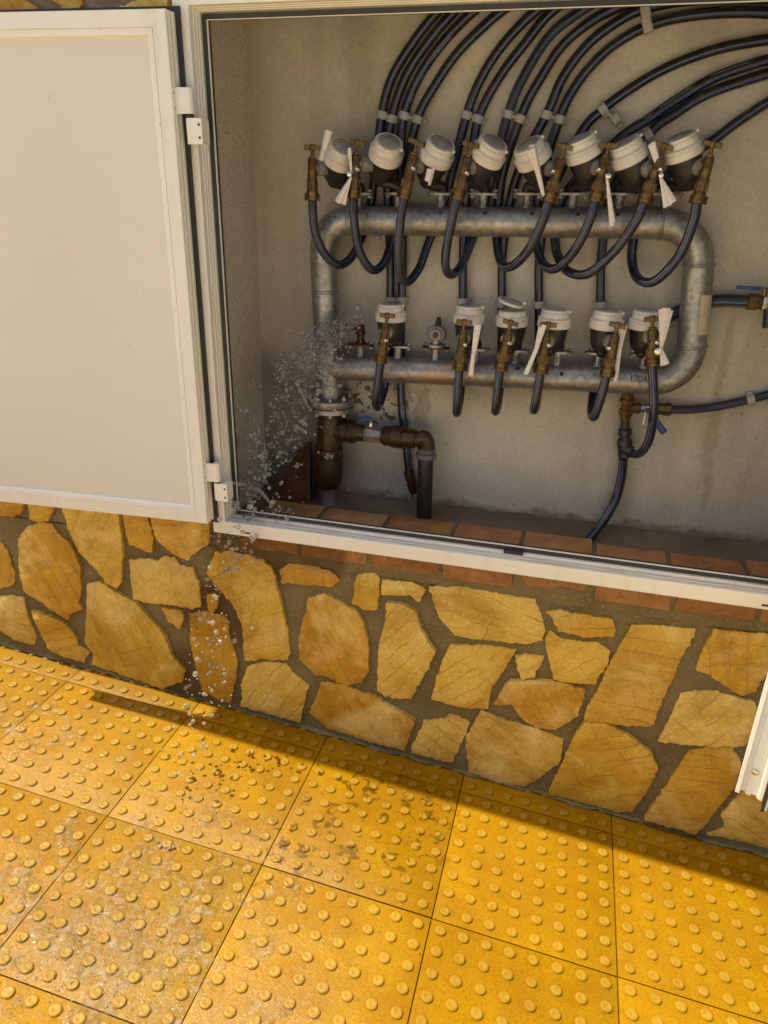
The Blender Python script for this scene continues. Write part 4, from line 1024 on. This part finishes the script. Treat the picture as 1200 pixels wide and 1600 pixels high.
t = paper('narrow paper cone hanging below the sixth upper valve'); roll(t, P(948,275,YP), P(957,350,YP), .003, .0075, 1.6, 1.2); 
obj('seal_disc', MB().lathe(P(951,275,YP-.006), (0,-1,0), [(.005,0),(.005,.003),(.003,.004)], 14), M_STEEL, t, smooth=40)
t = paper('paper fan hanging at the second upper valve from the right'); fan(t, P(1032,277,YP), [P(1043,323,YP), P(1051,317,YP)], .0025, .0085); roll(t, P(1027,254,YP+.01), P(1019,226,YP+.01), .006, .0085, 1.4, .5)
obj('seal_disc', MB().lathe(P(1033,274,YP-.004), (0,-1,0), [(.005,0),(.005,.003),(.003,.004)], 14), M_STEEL, t, smooth=40)
t = paper('rolled paper right of the valve next to the capped outlet'); roll(t, P(741,548,YP), P(747,509,YP), .0060, .0090, 1.8, .3); roll(t, P(740,548,YP), P(735,588,YP), .0050, .0080, 1.6, 2.3)
t = paper('slanting rolled paper left of the fourth lower valve'); roll(t, P(838,545,YP), P(848,509,YP), .0055, .0105, 1.7, 1.3); roll(t, P(838,545,YP), P(822,583,YP), .0052, .0060, 1.7, .2)
t = paper('white paper strip behind the second lower valve from the right'); roll(t, P(968,546,YP+.03), P(974,509,YP+.03), .0055, .0105, 1.6, 1.9); roll(t, P(968,546,YP+.03), P(961,593,YP+.025), .0055, .0075, 1.6, .9)
t = paper('thick folded papers upright beside the rightmost lower valve'); fan(t, P(1033,545,YP), [P(1036,483,YP), P(1045,484,YP), P(1041,481,YP-.008)], .003, .0095); fan(t, P(1033,545,YP), [P(1036,571,YP), P(1042,569,YP)], .0025, .006)
obj('seal_disc', MB().lathe(P(1028,549,YP-.006), (0,-1,0), [(.008,0),(.008,.003),(.006,.004)], 16), M_STEEL, t, smooth=40)

# ------------------------------------------------------------------ outlets without meters
t = thing('broken_outlet', 'broken rusty outlet stub spraying water at the left of the lower row', 'pipe fitting', LO[0])
b = LO[0]
obj('elbow', MB().lathe(b, (0,0,1), [(.0145,0),(.0145,.004),(.010,.007),(.0095,.022),(.0125,.024),(.0130,.030),(.0105,.034),(.0105,.046),(.0075,.048)], 16), M_RUST, t, smooth=40)
obj('spout', MB().tube([b+Vector((.002,0,.026)), b+Vector((-.010,-.004,.036)), b+Vector((-.017,-.007,.034))], lambda f: .0085-.003*f, 10), M_RUST, t, smooth=50)
t = thing('capped_outlet', 'capped pale outlet with limescale between the lower row meters', 'pipe fitting', LO[2])
b = LO[2]; c = b+Vector((0,-.004,.030))
obj('collar', MB().lathe(b, (0,0,1), [(.024,0),(.024,.005),(.013,.006),(.013,.016)], 18), M_GALV, t, smooth=40)
obj('cap_disc', MB().lathe(c+Vector((0,.012,0)), (0,-1,0), [(.020,-.010),(.0245,0),(.0245,.010),(.0215,.013),(.0215,.016),(.0165,.0175),(.0155,.0165),(.0145,.020),(.008,.021)], 26), M_SLEEVE, t, smooth=35)
obj('plug', MB().lathe(c+Vector((0,-.006,0)), (0,-1,0), [(.0075,0),(.0075,.006),(.005,.007)], 6), M_RUST, t)
obj('bleed_screw', MB().lathe(c+Vector((.004,.004,.024)), (0,0,1), [(.0085,-.004),(.0085,.010),(.006,.011),(.006,.018),(.0045,.019)], 6), M_RUST, t)

# ------------------------------------------------------------------ riser foot, drain branch
YR = YM
t = thing('riser_foot', 'rusty wet riser with bolted flanges and drain branch at lower left', 'pipe', P(510, 790, YR))
F0 = P(516, 629, YR)
obj('flange', MB().lathe(F0, (0,0,1), [(.035,.016),(.062,.0155),(.0645,.0135),(.0645,-.003),(.063,-.005)], 36), M_GALV, t, smooth=40)
obj('flange', MB().lathe(F0, (0,0,1), [(.063,-.0075),(.0635,-.009),(.0635,-.020),(.048,-.023)], 36), M_GALV, t, smooth=40)
for k in range(8):
    a = 2*math.pi*k/8+.3; o = F0+Vector((math.cos(a)*.052, math.sin(a)*.052, 0))
    obj('bolt', MB().lathe(o, (0,0,1), [(.0065,-.029),(.0065,-.022),(.0065,.014),(.0072,.0155),(.0072,.022),(.004,.023),(.004,.027)], 6), M_GALV, t)
def pz(y, x=510): return P(x, y, YR)
A = pz(645, 515); Bm = pz(790, 511); axd = (Bm-A).normalized(); LL = (Bm-A).length
def at_(y): return (pz(y, 513)-A).length
obj('tee_body', MB().lathe(A, axd, [(.030,0),(.034,at_(650)),(.0345,at_(690)),(.034,at_(698)),(.040,at_(699)),(.0405,at_(706)),(.037,at_(708)),(.037,at_(711)),(.042,at_(713)),(.0425,at_(716)),(.0425,at_(748)),(.041,at_(751)),(.036,at_(754)),(.034,at_(760))], 28), M_RUST, t, smooth=40)
obj('foot_pipe', MB().lathe(A, axd, [(.026,at_(757)),(.026,at_(772)),(.0245,at_(774)),(.0265,at_(779)),(.0265,LL+.05)], 24), M_GALV, t, smooth=40)
c0 = P(520, 671, YR); c1 = P(668, 688, YR-.01); bx_ = (c1-c0).normalized(); Lb = (c1-c0).length
def ab(x): return Lb*(x-520)/(668-520)
obj('branch', MB().lathe(c0, bx_, [(.028,0),(.028,ab(534)),(.0315,ab(536)),(.0315,ab(541)),(.029,ab(543)),(.029,ab(546)),(.0325,ab(548)),(.0325,ab(556)),(.0265,ab(559)),(.024,ab(562)),(.023,ab(572))], 24), M_RUST, t, smooth=35)
v = obj('ball_valve', MB().lathe(c0, bx_, [(.019,ab(566)),(.020,ab(570)),(.0245,ab(574)),(.0255,ab(580)),(.0245,ab(587)),(.021,ab(591)),(.020,ab(598)),(.018,ab(599))], 8), M_DULL, t, smooth=35)
st_ = c0+bx_*ab(580); obj('valve_stem', MB().lathe(st_, (0,0,1), [(.0075,.018),(.0075,.030),(.005,.031),(.005,.038)], 8), M_STEEL, v)
lv = MB(); lp = [st_+Vector((.004,0,.037)), st_+Vector((-.006,-.003,.044)), st_+Vector((-.020,-.006,.040)), st_+Vector((-.034,-.008,.031))]
lv.tube(lp, lambda f: .0065-.0015*f, 8); obj('lever', lv, M_BLUE, v, smooth=50)
obj('union', MB().lathe(c0, bx_, [(.018,ab(598)),(.025,ab(600)),(.027,ab(603)),(.027,ab(611)),(.029,ab(613)),(.0305,ab(617)),(.0305,ab(630)),(.027,ab(632)),(.027,ab(640)),(.0255,ab(641)),(.0255,ab(650)),(.021,ab(651))], 20), M_RUST, t, smooth=35)
e0 = c0+bx_*ab(645); e1 = P(667, 690, YR-.01); e2 = P(667, 712, YR-.01)
obj('elbow', MB().tube([e0, c0+bx_*ab(656), P(663,684,YR-.01), P(668,695,YR-.01), e2], .0205, 20, 6), M_RUST, t, smooth=60)
t = thing('drain_pipe', 'thick black plastic drain pipe with grey coupling standing in the niche', 'pipe', P(661, 812, YR-.01))
q0 = P(666, 700, YR-.01)
obj('coupling', MB().lathe(q0, P(665,730,YR-.01)-q0, [(.023,0),(.0255,.002),(.0255,.010),(.0235,.012),(.0275,.014),(.0285,.016),(.0285,.026),(.025,.030)], 12), M_GREYPL, t, smooth=30)
obj('pipe', MB().tube([P(665,714,YR-.01), P(664,760,YR-.01), P(661,850,YR-.01)], .0215, 20, 3), M_BLACK, t, smooth=60)
t = thing('hose_coupler', 'muddy black hose coupler low on the back wall by the drain', 'pipe fitting', P(645, 780, 1.912))
q0 = P(638, 735, HB-.003); qd = P(652, 785, HB-.003)-q0
obj('coupler_body', MB().lathe(q0, qd, [(.0125,0),(.0150,.003),(.0150,.030),(.0125,.032),(.0125,.036),(.0150,.038),(.0150,.066),(.0125,.07)], 12), M_RUST, t, smooth=35)

# ------------------------------------------------------------------ foot valve under the manifold, black tee
YT = 1.895
t = thing('brass_tee_valve', 'small brass tee with blue lever under the manifold', 'valve', P(976, 660, YT))
a = P(982, 606, 1.885); b = P(977, 656, YT); d = b-a
obj('tee_body', MB().lathe(a, d, [(.013,0),(.0145,.012),(.0145,.026),(.0175,.027),(.0175,.036),(.0130,.038),(.0130,.054),(.0165,.055),(.0165,.072),(.0130,.074),(.0130,d.length)], 8), M_BRASS, t, smooth=30)
a2 = P(979, 637, YT); b2 = P(1047, 640, YT); d2 = b2-a2
obj('branch', MB().lathe(a2, d2, [(.0115,.0),(.0115,.018),(.014,.019),(.014,.032),(.011,.034)], 8), M_BRASS, t, smooth=30)
obj('ball_body', MB().lathe(a2, d2, [(.0105,.034),(.0105,.044),(.0125,.046),(.0125,.062),(.0095,.064),(.0095,.072)], 8), M_STEEL, t, smooth=30)
obj('end_nut', MB().lathe(a2, d2, [(.0115,.072),(.0150,.074),(.0150,.090),(.0165,.092),(.0165,.104),(.013,.106)], 8), M_BRASS, t, smooth=30)
lv = MB(); lv.tube([P(1010,640,1.868), P(1018,645,1.860), P(1028,662,1.858), P(1038,676,1.858)], lambda f: .0055+.0030*f, 10); obj('lever', lv, M_BLUE, t, smooth=50)
obj('side_plate', MB().box(P(1006,664,1.87), P(1008,640,1.872)), M_STEEL, t)
t = thing('black_tee', 'black plastic hose tee below the brass tee', 'pipe fitting', P(974, 722, YT+.008))
obj('connector', MB().lathe(P(977,655,YT), P(975,720,YT+.008)-P(977,655,YT), [(.0118,0),(.0118,.024),(.0160,.026),(.0175,.030),(.0175,.040),(.0140,.043),(.0140,.050),(.0185,.056),(.0200,.066),(.0175,.080),(.0160,.084),(.0165,.088),(.0165,.100),(.013,.104)], 14), M_BLACK, t, smooth=35)
obj('side_branch', MB().lathe(P(975,700,YT), P(990,706,YT-.012)-P(975,700,YT), [(.015,0),(.0150,.012),(.0135,.016),(.0135,.024)], 14), M_BLACK, t, smooth=35)
# wall valve at the right edge
t = thing('wall_valve', 'brass ball valve with blue lever on the wall at the right edge', 'valve', P(1195, 500, 1.90))
a = P(1167, 471, 1.897); b = P(1215, 474, 1.897); d = b-a
obj('hose_nut', MB().lathe(a, d, [(.015,0),(.0185,.002),(.0185,.022),(.0150,.024),(.0150,.030),(.0175,.032)], 8), M_BRASS, t, smooth=30)
obj('ball_body', MB().lathe(a, d, [(.0150,.030),(.0175,.032),(.0180,.045),(.0155,.060),(.0125,.068),(.0125,.09)], 8), M_STEEL, t, smooth=30)
obj('stem', MB().lathe(P(1194,462,1.895), (0,0,1), [(.006,-.006),(.006,.010),(.0045,.012),(.0045,.018)], 8), M_BRASS, t, smooth=30)
lv = MB(); lv.tube([P(1195,456,1.893), P(1192,451,1.890), P(1186,450.5,1.888)], .0030, 8); obj('lever_arm', lv, M_STEEL, t, smooth=50)
obj('lever', MB().tube([P(1188,451,1.888), P(1170,450,1.886), P(1151,448.5,1.885)], lambda f: .0046-.0008*f, 10), M_BLUE, t, smooth=50)
obj('outlet', MB().tube([P(1200,474,1.897), P(1202,490,1.892), P(1200,512,1.890)], .0125, 12), M_BLACK, t, smooth=50)

# ------------------------------------------------------------------ terracotta piece leaning in the left corner
t = MB(); zf = -.822
pts = [PZ(415, 782, zf), PZ(532, 793, zf)]
A0, B0 = P(413, 783, 1.862), P(486, 791, 1.842); T0, T1 = P(470, 704, 1.922), P(487, 690, 1.924)
n_ = (B0-A0).cross(T0-A0).normalized()*.012
fr = [A0, B0, T1, T0]; t.add([p for p in fr]+[p+n_ for p in fr], [(0,1,2,3),(7,6,5,4),(0,1,5,4),(1,2,6,5),(2,3,7,6),(3,0,4,7)])
tag(obj('terracotta_slab', t, M_TERRA, bevel=.003), 'red clay slab leaning in the wet left corner of the niche', 'clay slab')

# ------------------------------------------------------------------ water
def ico(sub):
    bm = bmesh.new(); bmesh.ops.create_icosphere(bm, subdivisions=sub, radius=1.0)
    r = ([v.co.copy() for v in bm.verts], [tuple(v.index for v in f.verts) for f in bm.faces]); bm.free(); return r
ICO1, ICO2 = ico(1), ico(2)
rw = random.Random(21)
def drop(mb, c, r, stretch=None, base=ICO1, wob=.18):
    vs, fs = base; s = rw.uniform(0, 50)
    ax = (stretch or Vector((rw.uniform(-1,1), rw.uniform(-1,1), rw.uniform(-1,1)))).normalized(); k = 1+rw.random()*.5 if stretch is None else stretch.length
    out = []
    for v in vs:
        f = 1+wob*noise.noise(v*1.3+Vector((s,s,s)))*1.6
        q = v*f; q = q + ax*(q.dot(ax))*(k-1); out.append(c+q*r)
    mb.add(out, fs)
sp = MB(); ms = MB()
TRACK = [(556,497,1.842),(535,508,1.825),(512,535,1.79),(490,565,1.77),(468,600,1.74),(445,650,1.70),(425,700,1.66),(405,750,1.62),(385,800,1.57),(368,850,1.53),(352,920,1.49),(338,1000,1.44),(325,1080,1.38),(300,1160,1.30),(275,1240,1.22)]
SPRD = [8,16,30,44,52,58,56,46,38,36,36,34,34,36,36]
CNT = [260,460,380,230,130,80,80,74,64,46,38,36,32,24,18]
SZ = [(.0005,.0016),(.0006,.0028),(.0007,.0040),(.0008,.0050),(.0009,.0056),(.0012,.0060),(.0013,.0066),(.0014,.0068),(.0014,.0068),(.0014,.0066),(.0014,.0068),(.0014,.0068),(.0014,.0066),(.0014,.0066),(.0014,.0066)]
for i in range(len(TRACK)-1):
    for _ in range(CNT[i]):
        f = rw.random(); x = TRACK[i][0]*(1-f)+TRACK[i+1][0]*f; y = TRACK[i][1]*(1-f)+TRACK[i+1][1]*f; Y = TRACK[i][2]*(1-f)+TRACK[i+1][2]*f
        px = x+rw.gauss(0, 1)*SPRD[i]*.62; py = y+rw.gauss(0, 1)*SPRD[i]*.55; YY = Y+rw.gauss(0, .022)
        if YY > 1.835: YY = 1.835
        a, b = SZ[i]; r = a+(b-a)*rw.random()**2.6
        c = P(px, py, YY)
        if c.z < ground_z(c.x, c.y)+.004: continue
        drop(sp if r > .0017 else ms, c, r, None, ICO2 if r > .0016 else ICO1)
for _ in range(105):
    f = rw.random()**1.25*8.2; i = min(int(f), len(TRACK)-2); f -= i
    x, y, Y = (TRACK[i][q]*(1-f)+TRACK[i+1][q]*f for q in range(3)); g_ = SPRD[i]*.62
    px, py, YY = x+rw.gauss(0, g_), y+rw.gauss(0, g_), min(1.83, Y+rw.gauss(0, .02)); big = .0026+.0038*rw.random()
    for q in range(rw.randint(3, 9)):
        drop(sp, P(px+rw.gauss(0, 4.5), py+rw.gauss(0, 5.5), YY+rw.gauss(0, .003)), big*rw.uniform(.3, 1.0), None, ICO2, .3)
# ligaments: torn strings of water
for (pts, r) in (([(391,762),(402,764),(414,775),(424,789)], .0042), ([(413,695),(414,712),(412,730),(416,738)], .0032), ([(368,880),(358,886),(350,891)], .0035), ([(360,894),(372,889)], .0032), ([(442,645),(448,660),(445,672)], .0025),
                 ([(465,600),(475,622),(485,640)], .0028), ([(500,530),(512,548),(520,575)], .0030), ([(528,512),(515,530),(497,545)], .0032), ([(542,503),(528,512)], .0038), ([(335,998),(326,1006)], .0035), ([(345,1040),(336,1044),(328,1040)], .0035), ([(330,1020),(336,1015)], .0025), ([(345,895),(355,890)], .003), ([(290,1075),(296,1071)], .004)):
    Y = 1.80 if pts[0][1] < 600 else (1.70 if pts[0][1] < 700 else (1.60 if pts[0][1] < 800 else 1.48))
    L = [P(x, y, Y+rw.uniform(-.006,.006)) for x, y in pts]
    s = rw.uniform(0, 30)
    sp.tube(L, lambda f, r=r, s=s: r*(.55+.45*math.sin(math.pi*min(1,max(0,f)))+.35*noise.noise(Vector((f*9+s, 0, 0)))), 8, 7)
    for p in L: drop(sp, p, r*1.25, None, ICO2, .3)
tag(obj('water_spray', sp, M_WATER, smooth=180), 'spray of water drops bursting from the broken outlet down to the pavement', 'water', kind='stuff')
tag(obj('water_mist', ms, M_MIST, smooth=180), 'fine white mist of droplets around the jet from the broken outlet', 'water', kind='stuff')
# splash on the paving: drops and thin broken film
wp = MB()
def puddle(px, py, spread, count, r0, r1, flat):
    for _ in range(count):
        x = px+rw.gauss(0, spread); y = py+rw.gauss(0, spread*.62)
        if not (-80 < x < 700 and 1035 < y < 1700): continue
        r = r0+(r1-r0)*rw.random()**2.5
        c = PG(x, y, r*flat*.3+(rw.random()**4)*.03)
        vs, fs = ICO1; s = rw.uniform(0, 60); out = []
        for v in vs:
            f = 1+.45*noise.noise(v*1.2+Vector((s,s,s)))
            q = v*f*r; out.append(c+G_X*q.x*rw.uniform(.95,1.05)*1.25+G_Y*q.y*1.1+G_N*q.z*flat)
        wp.add(out, fs)
puddle(215, 1395, 75, 420, .0005, .0019, .6); puddle(110, 1510, 100, 520, .0005, .0019, .6)
puddle(30, 1150, 50, 90, .0005, .0018, .6); puddle(240, 1260, 60, 110, .0006, .0022, .6); puddle(400, 1340, 40, 70, .0006, .0020, .6); puddle(500, 1430, 90, 90, .0005, .0016, .6)
for (px, py, r) in ((209,1163,.006),(213,1168,.005),(281,1245,.007),(285,1262,.005),(279,1181,.005),(262,1176,.005),(245,1150,.004),(246,1318,.007),(260,1325,.007),(300,1232,.005)):
    for k in range(3):
        c = PG(px+rw.gauss(0,6), py+rw.gauss(0,3), r*.5+.003); drop(wp, c, r*rw.uniform(.25,.5), None, ICO2, .45)
tag(obj('water_splash', wp, M_WATER, smooth=180), 'splashing water beads scattered on the yellow tactile tiles', 'water', kind='stuff')
# broken sheet of water running over the tiles where the jet lands
fm = MB(); idx = {}; st_ = .005
c0 = G_M.inverted() @ PG(190, 1420); c1 = G_M.inverted() @ PG(30, 1140)
def film_h(x, y):
    d = math.hypot((x-c0.x)/.42, (y-c0.y)/.30); d2 = math.hypot((x-c1.x)/.26, (y-c1.y)/.12)
    k_ = max(1-d, .75*(1-d2))
    return k_*.50 + .50*noise.fractal(Vector((x*12, y*12, 3)), .8, 2.1, 4) + .16*noise.noise(Vector((x*70, y*70, 8))) - .22 - max(0, -k_)*1.5
def fv(i, j):
    if (i, j) not in idx:
        x, y = i*st_, j*st_; h = min(.35, max(0, film_h(x, y)))
        idx[(i, j)] = len(fm.v); fm.v.append(gl(x, y, .0012+h*.010+.0022*noise.fractal(Vector((x*38, y*38, 1)), .9, 2.0, 3)*min(1, h*5)))
    return idx[(i, j)]
for i in range(-110, 210):
    for j in range(-230, 14):
        if film_h((i+.5)*st_, (j+.5)*st_) > .02: fm.f.append((fv(i, j), fv(i+1, j), fv(i+1, j+1), fv(i, j+1)))
tag(obj('water_film', fm, M_FROTH, smooth=180), 'thin broken sheet of water spreading where the jet hits the tiles', 'water', kind='stuff')

# beads of water thrown on the open door panel
bd_ = MB()
for _ in range(150):
    u = .10+abs(rw.gauss(0, .16)); z = -.27+rw.gauss(0, .16)
    if .05 < u < .6 and -.72 < z < .26:
        r = .0005+.0009*rw.random()**2; c = DM1(u, .0108, z)
        bd_.add([c+Vector((v.x*r, v.y*r*.5, v.z*r*1.15)) for v in ICO1[0]], ICO1[1])
tag(obj('water_beads', bd_, M_MIST, smooth=180), 'tiny water beads dotting the white panel of the open left door', 'water', kind='stuff')
